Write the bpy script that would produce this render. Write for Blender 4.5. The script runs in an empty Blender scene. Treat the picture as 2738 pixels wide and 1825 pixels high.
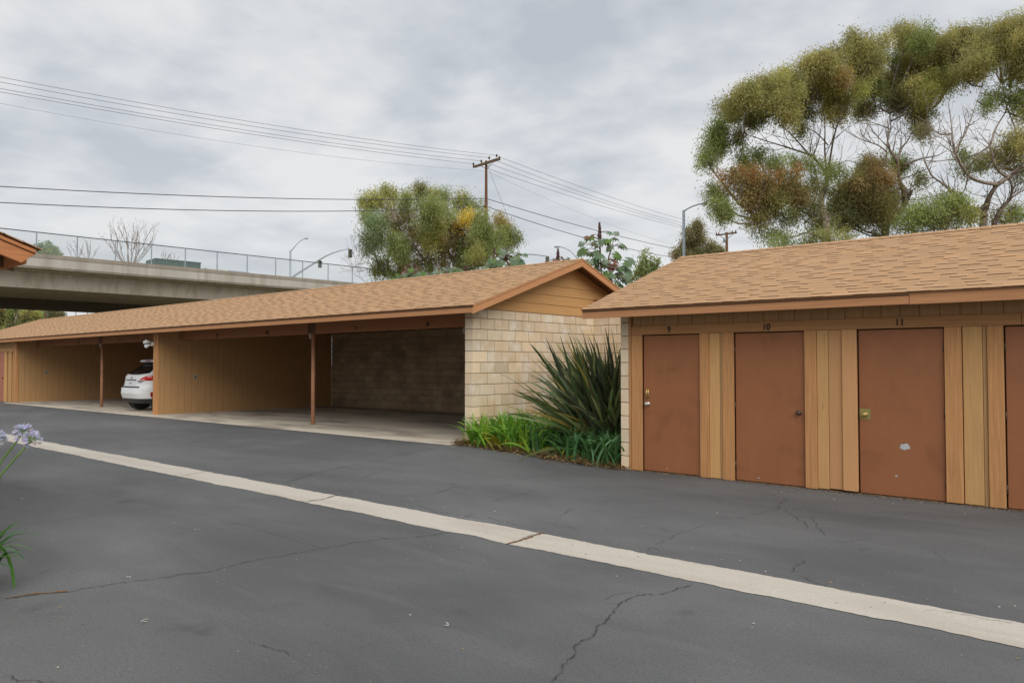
import bpy, math, random
import numpy as np
from mathutils import Vector, Matrix
random.seed(7); RNG = np.random.default_rng(11)
S = bpy.context.scene
COL = S.collection
R_ = math.radians
# ------------------------------------------------------------------ camera, world, sun, exposure
HC = 1.63; YAW = 40.02; PITCH = 1.588; F = 2002.0; CX, CY = 1369.0, 912.5
cam = bpy.data.cameras.new('camera'); cam.lens = F/2738*36; cam.sensor_width = 36; cam.clip_end = 3000; cam.clip_start = .05
co = bpy.data.objects.new('camera', cam); COL.objects.link(co)
co.location = (0, 0, HC); co.rotation_euler = (R_(90+PITCH), 0, R_(YAW)); S.camera = co
_y, _p = R_(YAW), R_(PITCH)
RT = np.array([math.cos(_y), math.sin(_y), 0.]); FW0 = np.array([-math.sin(_y), math.cos(_y), 0.]); ZZ = np.array([0, 0, 1.])
FW = FW0*math.cos(_p)+ZZ*math.sin(_p); UP = -FW0*math.sin(_p)+ZZ*math.cos(_p); CC = np.array([0, 0, HC])
def ray(u, v): return FW+RT*(u-CX)/F+UP*(CY-v)/F
def at(u, v, d): return CC+ray(u, v)*d                     # photo pixel at a depth along the view axis
def onZ(u, v, z): r = ray(u, v); return CC+r*((z-HC)/r[2])
def onY(u, v, y): r = ray(u, v); return CC+r*(y/r[1])
def onX(u, v, x): r = ray(u, v); return CC+r*(x/r[0])

SUN_EL, SUN_AZ = 38.0, 122.0        # azimuth clockwise from +Y
W = bpy.data.worlds.new('World'); S.world = W; W.use_nodes = True
nt = W.node_tree; nt.nodes.clear()
def N(nt, t, **k):
    n = nt.nodes.new(t)
    for a, b in k.items(): setattr(n, a, b)
    return n
def L(nt, a, b): nt.links.new(a, b)
wo = N(nt, 'ShaderNodeOutputWorld'); bg = N(nt, 'ShaderNodeBackground'); bg.inputs[1].default_value = .1
sky = N(nt, 'ShaderNodeTexSky', sky_type='NISHITA'); sky.sun_disc = False; sky.sun_elevation = R_(SUN_EL); sky.sun_rotation = R_(SUN_AZ)
tc = N(nt, 'ShaderNodeTexCoord'); sp = N(nt, 'ShaderNodeSeparateXYZ'); L(nt, tc.outputs['Generated'], sp.inputs[0])
def math_(nt, op, a, b=None, c=None):
    n = N(nt, 'ShaderNodeMath', operation=op)
    for i, x in enumerate((a, b, c)):
        if x is None: continue
        if isinstance(x, (int, float)): n.inputs[i].default_value = x
        else: L(nt, x, n.inputs[i])
    return n.outputs[0]
zc = math_(nt, 'ADD', math_(nt, 'MAXIMUM', sp.outputs[2], 0.0), .16)
cb = N(nt, 'ShaderNodeCombineXYZ'); L(nt, math_(nt, 'DIVIDE', sp.outputs[0], zc), cb.inputs[0]); L(nt, math_(nt, 'DIVIDE', sp.outputs[1], zc), cb.inputs[1])
def noise(nt, vec, scale, detail=4, rough=.55, dist=0, out='Fac'):
    n = N(nt, 'ShaderNodeTexNoise'); n.inputs['Scale'].default_value = scale; n.inputs['Detail'].default_value = detail
    n.inputs['Roughness'].default_value = rough; n.inputs['Distortion'].default_value = dist
    if vec is not None: L(nt, vec, n.inputs['Vector'])
    return n.outputs[out]
def ramp(nt, fac, stops, interp='LINEAR'):
    n = N(nt, 'ShaderNodeValToRGB'); n.color_ramp.interpolation = interp
    e = n.color_ramp.elements
    while len(e) < len(stops): e.new(.5)
    for x, (p, c) in zip(e, stops): x.position = p; x.color = (c[0], c[1], c[2], 1) if len(c) == 3 else c
    if fac is not None: L(nt, fac, n.inputs[0])
    return n.outputs[0]
def mix(nt, fac, a, b, blend='MIX'):
    n = N(nt, 'ShaderNodeMix', data_type='RGBA', blend_type=blend)
    for i, x in ((0, fac), (6, a), (7, b)):
        if isinstance(x, (int, float)): n.inputs[i].default_value = x
        elif isinstance(x, tuple): n.inputs[i].default_value = (x[0], x[1], x[2], 1)
        else: L(nt, x, n.inputs[i])
    return n.outputs[2]
n1 = noise(nt, cb.outputs[0], 1.15, 7, .5, .2); n2 = noise(nt, cb.outputs[0], 4.2, 6, .5, .1)
nn = math_(nt, 'ADD', math_(nt, 'MULTIPLY', n1, .66), math_(nt, 'MULTIPLY', n2, .34))
cl = ramp(nt, nn, [(.395, (3.85, 4.08, 4.5)), (.46, (4.55, 4.77, 5.1)), (.52, (5.4, 5.52, 5.65)), (.59, (6.1, 6.12, 6.15))])
hz = ramp(nt, sp.outputs[2], [(0, (.9, .9, .9)), (.16, (.35, .35, .35)), (.3, (0, 0, 0))])
cl = mix(nt, hz, cl, (5.6, 5.75, 5.8))
# overcast: the zenith, well above the frame, is the brighter part of the cloud deck
zen = ramp(nt, sp.outputs[2], [(.50, (1, 1, 1)), (.85, (1.5, 1.5, 1.5))])
cl = mix(nt, 1.0, cl, zen, 'MULTIPLY')
L(nt, mix(nt, .96, sky.outputs[0], cl), bg.inputs[0]); L(nt, bg.outputs[0], wo.inputs[0])
sl = bpy.data.lights.new('sun', 'SUN'); sl.energy = 1.5; sl.angle = R_(50); sl.color = (1, .96, .9)
so = bpy.data.objects.new('sun', sl); COL.objects.link(so)
_a, _e = R_(SUN_AZ), R_(SUN_EL)
so.rotation_euler = Vector((math.sin(_a)*math.cos(_e), math.cos(_a)*math.cos(_e), math.sin(_e))).to_track_quat('Z', 'Y').to_euler()
S.view_settings.view_transform = 'Standard'; S.view_settings.look = 'None'; S.view_settings.exposure = .42; S.view_settings.gamma = 1
S.cycles.max_bounces = 10; S.cycles.diffuse_bounces = 6; S.cycles.transparent_max_bounces = 12

# ------------------------------------------------------------------ scene helpers
def tag(o, label=None, cat=None, group=None, kind=None):
    for k, v in (('label', label), ('category', cat), ('group', group), ('kind', kind)):
        if v: o[k] = v
    return o
def thing(name, label, cat, loc=(0, 0, 0), group=None):
    o = bpy.data.objects.new(name, None); COL.objects.link(o); o.location = [float(x) for x in loc]; o.empty_display_size = .2
    return tag(o, label, cat, group)
def world_loc(o):
    p = Vector((0, 0, 0))
    while o is not None: p = p+o.location; o = o.parent
    return p
class MB:
    def __init__(s, T=None): s.v = []; s.f = []; s.m = []; s.c = []; s.T = T; s.cur = None
    def add(s, vs, fs, m=0, c=None):
        b = len(s.v)
        for p in vs: s.v.append(tuple(float(x) for x in p)); s.c.append(c if c is not None else (1, 1, 1))
        for f in fs: s.f.append([b+i for i in f]); s.m.append(m)
    def hexa(s, p, m=0, c=None):
        s.add(p, [(0, 3, 2, 1), (4, 5, 6, 7), (0, 1, 5, 4), (1, 2, 6, 5), (2, 3, 7, 6), (3, 0, 4, 7)], m, c)
    def box(s, x0, x1, y0, y1, z0, z1, m=0, c=None):
        s.hexa([(x0, y0, z0), (x1, y0, z0), (x1, y1, z0), (x0, y1, z0), (x0, y0, z1), (x1, y0, z1), (x1, y1, z1), (x0, y1, z1)], m, c)
    def bar(s, a, b, w, h, m=0, c=None, up=(0, 0, 1)):
        a, b = Vector(a), Vector(b); d = (b-a).normalized(); x = d.cross(Vector(up)).normalized(); y = x.cross(d)
        q = lambda o, i, j: o+x*(i*w/2)+y*(j*h/2)
        s.hexa([q(a, -1, -1), q(a, 1, -1), q(b, 1, -1), q(b, -1, -1), q(a, -1, 1), q(a, 1, 1), q(b, 1, 1), q(b, -1, 1)], m, c)
    def tube(s, pts, rad, n=6, m=0, c=None, cap=True):
        pts = [Vector([float(x) for x in p]) for p in pts]
        if not hasattr(rad, '__len__'): rad = [rad]*len(pts)
        vs = []; px = None
        for i, p in enumerate(pts):
            d = (pts[min(i+1, len(pts)-1)]-pts[max(i-1, 0)])
            if d.length < 1e-6: d = Vector((0, 0, 1))
            d.normalize()
            if px is None: px = d.orthogonal().normalized()
            px = (px-d*px.dot(d))
            if px.length < 1e-4: px = d.orthogonal()
            px.normalize(); y = d.cross(px)
            for k in range(n):
                t = 2*math.pi*k/n; vs.append(p+(px*math.cos(t)+y*math.sin(t))*rad[i])
        fs = [(i*n+k, i*n+(k+1) % n, (i+1)*n+(k+1) % n, (i+1)*n+k) for i in range(len(pts)-1) for k in range(n)]
        if cap: fs += [tuple(range(n))[::-1], tuple((len(pts)-1)*n+k for k in range(n))]
        s.add(vs, fs, m, c)
    def ball(s, p, r, m=0, c=None, n=6, k=4):
        if not hasattr(r, '__len__'): r = (r, r, r)
        vs = [(p[0], p[1], p[2]-r[2])]
        for i in range(1, k):
            t = math.pi*i/k-math.pi/2
            for j in range(n):
                a = 2*math.pi*j/n; vs.append((p[0]+r[0]*math.cos(t)*math.cos(a), p[1]+r[1]*math.cos(t)*math.sin(a), p[2]+r[2]*math.sin(t)))
        vs.append((p[0], p[1], p[2]+r[2])); T = len(vs)-1
        fs = [(0, 1+(j+1) % n, 1+j) for j in range(n)]
        for i in range(k-2): fs += [(1+i*n+j, 1+i*n+(j+1) % n, 1+(i+1)*n+(j+1) % n, 1+(i+1)*n+j) for j in range(n)]
        fs += [(1+(k-2)*n+j, 1+(k-2)*n+(j+1) % n, T) for j in range(n)]
        s.add(vs, fs, m, c)
    def build(s, name, mats, parent=None, smooth=False, bevel=0, label=None, colors=False):
        if not isinstance(mats, (list, tuple)): mats = [mats]
        off = world_loc(parent) if parent else Vector((0, 0, 0))
        vs = s.v if not s.T else [s.T(p) for p in s.v]
        me = bpy.data.meshes.new(name); me.from_pydata([(x-off[0], y-off[1], z-off[2]) for x, y, z in vs], [], s.f)
        for m in mats: me.materials.append(m)
        me.polygons.foreach_set('material_index', s.m)
        if smooth: me.polygons.foreach_set('use_smooth', [True]*len(s.f))
        if colors:
            a = me.color_attributes.new('tint', 'FLOAT_COLOR', 'POINT')
            a.data.foreach_set('color', np.hstack([np.array(s.c, dtype=np.float32), np.ones((len(s.c), 1), np.float32)]).ravel())
        o = bpy.data.objects.new(name, me); COL.objects.link(o)
        if parent: o.parent = parent
        if bevel:
            b = o.modifiers.new('bevel', 'BEVEL'); b.width = bevel; b.segments = 2; b.limit_method = 'ANGLE'
        if label: o['label'] = label
        return o
class Leaves:                                   # many small flat leaves, written in bulk
    def __init__(s): s.v = []; s.c = []
    def add(s, base, d, side, L_, w, col):
        base, d, side = np.asarray(base), np.asarray(d), np.asarray(side)
        L_ = np.asarray(L_).reshape(-1, 1); w = np.asarray(w).reshape(-1, 1)
        m = base+d*L_*.45
        q = np.stack([base, m+side*w, base+d*L_, m-side*w], 1)
        s.v.append(q.reshape(-1, 3)); s.c.append(np.repeat(col, 4, 0))
    def build(s, name, mat, parent=None):
        v = np.concatenate(s.v); c = np.concatenate(s.c); n = len(v)//4
        off = np.array(world_loc(parent)) if parent else np.zeros(3)
        me = bpy.data.meshes.new(name)
        me.vertices.add(len(v)); me.vertices.foreach_set('co', (v-off).astype(np.float32).ravel())
        me.loops.add(4*n); me.loops.foreach_set('vertex_index', np.arange(4*n, dtype=np.int32))
        me.polygons.add(n); me.polygons.foreach_set('loop_start', np.arange(n, dtype=np.int32)*4)
        me.update(calc_edges=True); me.materials.append(mat)
        a = me.color_attributes.new('tint', 'FLOAT_COLOR', 'POINT')
        a.data.foreach_set('color', np.hstack([c, np.ones((len(c), 1))]).astype(np.float32).ravel())
        o = bpy.data.objects.new(name, me); COL.objects.link(o)
        if parent: o.parent = parent
        return o
def unit(a): return a/np.maximum(np.linalg.norm(a, axis=-1, keepdims=True), 1e-9)

# ------------------------------------------------------------------ materials
MAT = {}
def newmat(name, rough=.7, spec=.3):
    m = bpy.data.materials.new(name); m.use_nodes = True; nt = m.node_tree; b = nt.nodes['Principled BSDF']
    b.inputs['Roughness'].default_value = rough; b.inputs['Specular IOR Level'].default_value = spec
    MAT[name] = m
    return m, nt, b
def coord(nt, scale=(1, 1, 1), src='Object'):
    t = N(nt, 'ShaderNodeTexCoord'); mp = N(nt, 'ShaderNodeMapping'); mp.inputs['Scale'].default_value = scale
    L(nt, t.outputs[src], mp.inputs[0]); return mp.outputs[0]
def bump(nt, b, h, strength=.3, dist=.01):
    n = N(nt, 'ShaderNodeBump'); n.inputs['Strength'].default_value = strength; n.inputs['Distance'].default_value = dist
    L(nt, h, n.inputs['Height']); L(nt, n.outputs[0], b.inputs['Normal'])
def sc(c, k): return tuple(x*k for x in c)
def plain(name, c, rough=.6, spec=.3, metal=0, var=.12, scale=6):
    m, nt, b = newmat(name, rough, spec); b.inputs['Metallic'].default_value = metal
    n = noise(nt, coord(nt), scale, 5, .6)
    L(nt, ramp(nt, n, [(.3, sc(c, 1-var)), (.7, sc(c, 1+var))]), b.inputs['Base Color'])
    return m
def wood(name, c, axis='z', rough=.75, grain=1.0, wear=.5):
    m, nt, b = newmat(name, rough, .2)
    s = {'x': (1.2, 34, 34), 'y': (34, 1.2, 34), 'z': (34, 34, 1.2)}[axis]
    g = noise(nt, coord(nt, s), 1.6, 5, .62, .35)
    bl = noise(nt, coord(nt, (1, 1, 1)), 1.5, 4, .55)
    oi = N(nt, 'ShaderNodeObjectInfo')
    col = ramp(nt, g, [(.28, sc(c, 1-.38*grain)), (.48, sc(c, 1-.06*grain)), (.72, sc(c, 1+.22*grain))])
    col = mix(nt, math_(nt, 'MULTIPLY', bl, wear), col, sc((c[0]*.8, c[1]*.72, c[2]*.66), 1.0))
    hs = N(nt, 'ShaderNodeHueSaturation'); L(nt, col, hs.inputs['Color'])
    L(nt, math_(nt, 'ADD', math_(nt, 'MULTIPLY', oi.outputs['Random'], .22), .9), hs.inputs['Value'])
    kn = N(nt, 'ShaderNodeTexVoronoi'); kn.inputs['Scale'].default_value = 1.7; L(nt, coord(nt, {'x': (.5, 2, 2), 'y': (2, .5, 2), 'z': (2, 2, .5)}[axis]), kn.inputs['Vector'])
    k = ramp(nt, kn.outputs['Distance'], [(.0, (1, 1, 1)), (.035, (.8, .8, .8)), (.05, (0, 0, 0))])
    L(nt, mix(nt, math_(nt, 'MULTIPLY', k, .45), hs.outputs[0], sc(c, .45)), b.inputs['Base Color'])
    bump(nt, b, g, .25*grain, .004)
    return m
FASC = (.53, .265, .125); TRIM = (.51, .26, .108); SIDING = (.47, .28, .13); DOORC = (.305, .122, .053)
wood('fascia_paint', FASC, 'x', grain=.55, wear=.35); wood('rake_paint', (.56, .275, .125), 'y', grain=.5, wear=.25)
wood('trim_paint', TRIM, 'z', grain=.85, wear=.3); wood('trim_paint_x', sc(TRIM, .92), 'x', grain=.6, wear=.3)
wood('siding_paint', SIDING, 'z', grain=.5, wear=.25); wood('siding_paint_y', (.58, .33, .135), 'y', grain=.35, wear=.25)
wood('siding_pale', (.56, .325, .135), 'z', grain=.5, wear=.2); wood('siding_pink', (.55, .295, .135), 'z', grain=.3, wear=.2)
wood('beam_paint', (.34, .155, .075), 'x', grain=.4, wear=.4); wood('dark_wood', (.16, .09, .05), 'x', grain=.6); wood('orange_paint', (.55, .23, .095), 'y', grain=.6, wear=.25)
wood('pole_wood', (.145, .068, .036), 'z', grain=1.0, wear=.4); wood('arm_wood', (.11, .07, .038), 'x', grain=1, wear=.3)
plain('post_paint', (.46, .225, .125), .55, var=.15, scale=4)
# brown painted flush doors, with scuffs
m, nt, b = newmat('door_paint', .5, .3)
n = noise(nt, coord(nt), 2.2, 5, .6, .6); n2 = noise(nt, coord(nt, (1, 1, .25)), 9, 4, .6)
c = ramp(nt, n, [(.3, sc(DOORC, .84)), (.45, DOORC), (.68, sc(DOORC, 1.06))])
c = mix(nt, ramp(nt, n2, [(.55, (0, 0, 0)), (.8, (.35, .35, .35))]), c, sc(DOORC, 1.35)); L(nt, c, b.inputs['Base Color'])
bump(nt, b, noise(nt, coord(nt), 160, 3), .08, .002)
plain('orange_door', (.42, .15, .085), .5)
# shingles: colour per tab comes from the tab itself
m, nt, b = newmat('shingle', .95, .1)
a = N(nt, 'ShaderNodeVertexColor'); a.layer_name = 'tint'
g = noise(nt, coord(nt), 220, 3, .7); lo = noise(nt, coord(nt), .9, 4, .6)
c = mix(nt, 1.0, ramp(nt, g, [(.3, (.33, .19, .102)), (.5, (.465, .282, .155)), (.72, (.56, .37, .215))]), a.outputs[0], 'MULTIPLY')
L(nt, mix(nt, math_(nt, 'MULTIPLY', lo, .45), c, (.42, .25, .134)), b.inputs['Base Color']); bump(nt, b, g, .5, .003)
plain('shingle_edge_shade', (.075, .043, .025), .95, .1)
# split-colour concrete block
m, nt, b = newmat('block', .92, .15)
a = N(nt, 'ShaderNodeVertexColor'); a.layer_name = 'tint'
g = noise(nt, coord(nt), 90, 4, .65); bl = noise(nt, coord(nt), 3.0, 5, .6, .3); st = noise(nt, coord(nt, (2.2, 2.2, .7)), 1.3, 5, .62, .5)
c = ramp(nt, g, [(.25, (.60, .465, .31)), (.5, (.73, .585, .405)), (.75, (.80, .66, .475))])
c = mix(nt, 1.0, c, a.outputs[0], 'MULTIPLY')
c = mix(nt, ramp(nt, bl, [(.50, (0, 0, 0)), (.66, (.7, .7, .7))]), c, (.82, .76, .66))
c = mix(nt, ramp(nt, st, [(.53, (0, 0, 0)), (.72, (.5, .5, .5))]), c, (.57, .40, .225)); L(nt, c, b.inputs['Base Color']); bump(nt, b, g, .45, .004)
plain('mortar', (.19, .135, .085), .95, .1, var=.3, scale=20)
# sooty interior block
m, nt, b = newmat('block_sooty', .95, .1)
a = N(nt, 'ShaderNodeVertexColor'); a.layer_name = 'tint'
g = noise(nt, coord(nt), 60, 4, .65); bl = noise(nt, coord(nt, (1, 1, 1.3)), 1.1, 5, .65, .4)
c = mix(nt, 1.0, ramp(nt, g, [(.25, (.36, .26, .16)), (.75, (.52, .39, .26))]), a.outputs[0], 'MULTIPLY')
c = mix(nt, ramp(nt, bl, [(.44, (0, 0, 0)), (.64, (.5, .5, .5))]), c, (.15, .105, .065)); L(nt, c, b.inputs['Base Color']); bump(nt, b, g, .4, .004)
# asphalt, sealed, with patches, specks and tyre smears
m, nt, b = newmat('asphalt', .8, .25)
g = noise(nt, coord(nt), 95, 3, .75); me_ = noise(nt, coord(nt, (.6, 1, 1)), .55, 6, .6, .4); sm = noise(nt, coord(nt, (.35, 1.6, 1)), 1.6, 5, .6, .6)
c = ramp(nt, me_, [(.3, (.092, .093, .093)), (.48, (.112, .113, .113)), (.6, (.130, .131, .131)), (.75, (.165, .165, .164))])
c = mix(nt, .55, c, mix(nt, 1.0, c, ramp(nt, noise(nt, coord(nt, (.5, 1, 1)), .42, 3, .5, .8), [(.36, (.72, .72, .73)), (.5, (1, 1, 1)), (.64, (1.28, 1.28, 1.27))]), 'MULTIPLY'))
c = mix(nt, math_(nt, 'MULTIPLY', ramp(nt, sm, [(.5, (0, 0, 0)), (.7, (1, 1, 1))]), .35), c, (.165, .163, .158))
c = mix(nt, ramp(nt, noise(nt, coord(nt), 38, 4, .8), [(.3, (.5, .5, .5)), (.52, (0, 0, 0))]), c, (.062, .062, .064))
c = mix(nt, ramp(nt, g, [(.3, (.55, .55, .55)), (.5, (0, 0, 0))]), c, (.05, .05, .052))
c = mix(nt, ramp(nt, g, [(.55, (0, 0, 0)), (.75, (.45, .45, .45))]), c, (.27, .27, .265))
c = mix(nt, ramp(nt, noise(nt, coord(nt, (1, 1, 1)), 1.9, 3, .5, .2), [(.66, (0, 0, 0)), (.78, (.6, .6, .6))]), c, (.06, .06, .062))
vo = N(nt, 'ShaderNodeTexVoronoi'); vo.inputs['Scale'].default_value = 13; L(nt, coord(nt), vo.inputs['Vector'])
dn = noise(nt, coord(nt), .8, 3, .6)
spk = math_(nt, 'MULTIPLY', ramp(nt, vo.outputs['Distance'], [(.0, (1, 1, 1)), (.055, (1, 1, 1)), (.075, (0, 0, 0))]), ramp(nt, dn, [(.48, (0, 0, 0)), (.62, (1, 1, 1))]))
c = mix(nt, math_(nt, 'MULTIPLY', spk, .55), c, (.36, .34, .30)); L(nt, c, b.inputs['Base Color'])
bump(nt, b, g, .5, .004)
plain('crack_fill', (.066, .063, .059), .95, .1, var=.4, scale=30); plain('crack_rust', (.20, .115, .055), .95, .1, var=.5, scale=30)
# gutter concrete
m, nt, b = newmat('gutter_concrete', .9, .2)
g = noise(nt, coord(nt), 70, 4, .7); bl = noise(nt, coord(nt, (.5, 2.5, 1)), 1.2, 5, .6, .3)
c = ramp(nt, g, [(.25, (.36, .32, .265)), (.45, (.49, .445, .38)), (.75, (.56, .515, .445))])
c = mix(nt, ramp(nt, bl, [(.45, (0, 0, 0)), (.7, (.65, .65, .65))]), c, (.40, .35, .285))
vo = N(nt, 'ShaderNodeTexVoronoi'); vo.inputs['Scale'].default_value = 7; L(nt, coord(nt), vo.inputs['Vector'])
c = mix(nt, ramp(nt, vo.outputs['Distance'], [(.0, (.7, .7, .7)), (.05, (.5, .5, .5)), (.07, (0, 0, 0))]), c, (.2, .17, .14)); L(nt, c, b.inputs['Base Color']); bump(nt, b, g, .4, .004)
# carport slab
m, nt, b = newmat('slab_concrete', .85, .2)
g = noise(nt, coord(nt), 40, 4, .7); bl = noise(nt, coord(nt, (.45, 1.3, 1)), .9, 5, .6, .5)
c = ramp(nt, g, [(.3, (.52, .455, .365)), (.7, (.63, .56, .46))])
c = mix(nt, ramp(nt, bl, [(.46, (0, 0, 0)), (.68, (.75, .75, .75))]), c, (.17, .14, .11)); L(nt, c, b.inputs['Base Color']); bump(nt, b, g, .2, .003)
# weathered bridge concrete with vertical run marks
def concrete(name, c0, c1, streak):
    m, nt, b = newmat(name, .9, .15)
    g = noise(nt, coord(nt), .35, 6, .62, .3); st = noise(nt, coord(nt, (.9, .9, .05)), 1.6, 5, .6, .2); f = noise(nt, coord(nt), 6, 4, .7)
    c = ramp(nt, g, [(.3, c0), (.7, c1)]); c = mix(nt, ramp(nt, st, [(.46, (0, 0, 0)), (.62, (.7, .7, .7))]), c, streak)
    L(nt, mix(nt, math_(nt, 'MULTIPLY', f, .4), c, sc(c0, .85)), b.inputs['Base Color']); return m
concrete('bridge_girder', (.50, .46, .385), (.60, .555, .47), (.36, .32, .25))
concrete('bridge_shaded', (.15, .13, .10), (.21, .185, .145), (.10, .085, .06)); concrete('bridge_barrier', (.42, .39, .34), (.52, .485, .43), (.33, .29, .235)); concrete('bridge_cap', (.30, .26, .21), (.36, .32, .265), (.25, .21, .16))  # second girder's dark concrete has the shade under the deck put into its colour
plain('galvanised', (.33, .37, .40), .5, .4, .3); plain('rail_dark', (.07, .075, .08), .6); plain('dark_metal', (.05, .05, .05), .5, .4); plain('signal_body', (.10, .10, .055), .6)
plain('signal_visor', (.02, .022, .03), .6); plain('cable', (.055, .055, .06), .6); plain('wire', (.20, .20, .22), .6); plain('insulator', (.09, .045, .03), .35)
plain('brass', (.50, .36, .13), .35, .5, .7); plain('chrome', (.6, .58, .54), .25, .5, .8); plain('bronze', (.10, .07, .045), .4, .5, .5); plain('steel_plate', (.33, .28, .10), .45, .4, .3)
plain('ink', (.02, .018, .018), .6, var=.0); plain('chip_grey', (.46, .48, .48), .7); plain('off_white', (.62, .60, .54), .6); plain('outlet_plate', (.36, .34, .26), .5)
plain('car_paint', (.74, .75, .74), .25, .5, var=.01); plain('car_dark', (.045, .047, .05), .55); plain('car_glass', (.012, .012, .013), .08, .6, var=0); plain('tyre', (.018, .018, .018), .85)
plain('lamp_red', (.52, .02, .015), .18, .6, var=.15, scale=14); plain('lamp_clear', (.55, .45, .42), .2, .5); plain('plate_white', (.72, .73, .74), .5, var=.02); plain('plate_blue', (.03, .06, .20), .5); plain('reflector', (.30, .012, .01), .3)
plain('container_green', (.035, .075, .05), .6, var=.25, scale=2); plain('truck_white', (.6, .6, .6), .5)
plain('soil', (.15, .095, .055), .95, .1, var=.5, scale=18); plain('terrain', (.15, .125, .08), .95, .1, var=.4, scale=.3)
def bark(name, c0, c1, s=1.5):
    m, nt, b = newmat(name, .85, .15); n = noise(nt, coord(nt, (3, 3, .8)), s, 5, .65, .6)
    L(nt, ramp(nt, n, [(.3, c0), (.55, c1), (.8, sc(c1, 1.2))]), b.inputs['Base Color']); bump(nt, b, n, .3, .02); return m
bark('euc_bark', (.12, .088, .066), (.29, .235, .19)); bark('brown_bark', (.10, .065, .04), (.20, .135, .085)); bark('dead_bark', (.16, .12, .10), (.29, .235, .21)); bark('castor_stem', (.10, .05, .04), (.16, .10, .06))
def leafmat(name, trans=.35, rough=.6, gloss=.3):
    m = bpy.data.materials.new(name); m.use_nodes = True; nt = m.node_tree; nt.nodes.clear(); MAT[name] = m
    o = N(nt, 'ShaderNodeOutputMaterial'); a = N(nt, 'ShaderNodeVertexColor'); a.layer_name = 'tint'
    p = N(nt, 'ShaderNodeBsdfPrincipled'); p.inputs['Roughness'].default_value = rough; p.inputs['Specular IOR Level'].default_value = gloss
    t = N(nt, 'ShaderNodeBsdfTranslucent'); x = N(nt, 'ShaderNodeMixShader'); x.inputs[0].default_value = trans
    L(nt, a.outputs[0], p.inputs['Base Color']); L(nt, mix(nt, 1.0, a.outputs[0], (1.25, 1.2, .7), 'MULTIPLY'), t.inputs['Color'])
    L(nt, p.outputs[0], x.inputs[1]); L(nt, t.outputs[0], x.inputs[2]); L(nt, x.outputs[0], o.inputs[0]); return m
leafmat('tree_leaf', .45, .6, .25); leafmat('strap_leaf', .25, .42, .45); leafmat('sword_leaf', .12, .42, .4); leafmat('castor_leaf', .3, .5, .35); leafmat('petal', .4, .6, .2); leafmat('dry_leaf', .15, .9, .1)
m = bpy.data.materials.new('chain_link'); m.use_nodes = True; nt = m.node_tree; MAT['chain_link'] = m
b = nt.nodes['Principled BSDF']; b.inputs['Base Color'].default_value = (.36, .43, .47, 1); tr = N(nt, 'ShaderNodeBsdfTransparent'); x = N(nt, 'ShaderNodeMixShader'); x.inputs[0].default_value = .78
L(nt, b.outputs[0], x.inputs[1]); L(nt, tr.outputs[0], x.inputs[2]); L(nt, x.outputs[0], nt.nodes['Material Output'].inputs[0])

# ------------------------------------------------------------------ ground
def sstep(a, b, x): t = min(max((x-a)/(b-a), 0), 1); return t*t*(3-2*t)
SLOPE = .0038
def gz(x, y):
    g = sstep(-6.0, -9.6, x)*(.150+SLOPE*min(x+9.34, 0)) if x > -60 else 0
    return g*sstep(5.75, 9.7, y)
def ground(u, v):
    z = 0
    for _ in range(5): p = onZ(u, v, z); z = gz(p[0], p[1])
    return np.array([p[0], p[1], z])
mb = MB()
s = 700; mb.add([(-s, -s, -.35), (s, -s, -.35), (s, s, -.35), (-s, s, -.35)], [(0, 1, 2, 3)])
tag(mb.build('terrain', MAT['terrain']), 'dry brown open ground reaching to the horizon', 'ground', kind='structure')
mb = MB()
xs = sorted(set([-62, -55, -50, -45, -40]+list(np.arange(-36, 8.1, .5))+[12, 20, 30])); ys = sorted(set([-25, -15, -8, -4, 0, 2.5, 4.5, 5.16]+list(np.arange(5.75, 10.8, .25))))
idx = {}
for i, x in enumerate(xs):
    for j, y in enumerate(ys): idx[i, j] = len(mb.v); mb.v.append((x, y, gz(x, y))); mb.c.append((1, 1, 1))
for i in range(len(xs)-1):
    for j in range(len(ys)-1):
        if xs[i] >= -9.6 and xs[i+1] <= -6.0 and ys[j] > 10.2: continue
        mb.f.append([idx[i, j], idx[i+1, j], idx[i+1, j+1], idx[i, j+1]]); mb.m.append(0)
driveway = tag(mb.build('driveway', MAT['asphalt'], smooth=True), 'grey sealed asphalt driveway with fine cracks', 'driveway', kind='structure')
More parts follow.
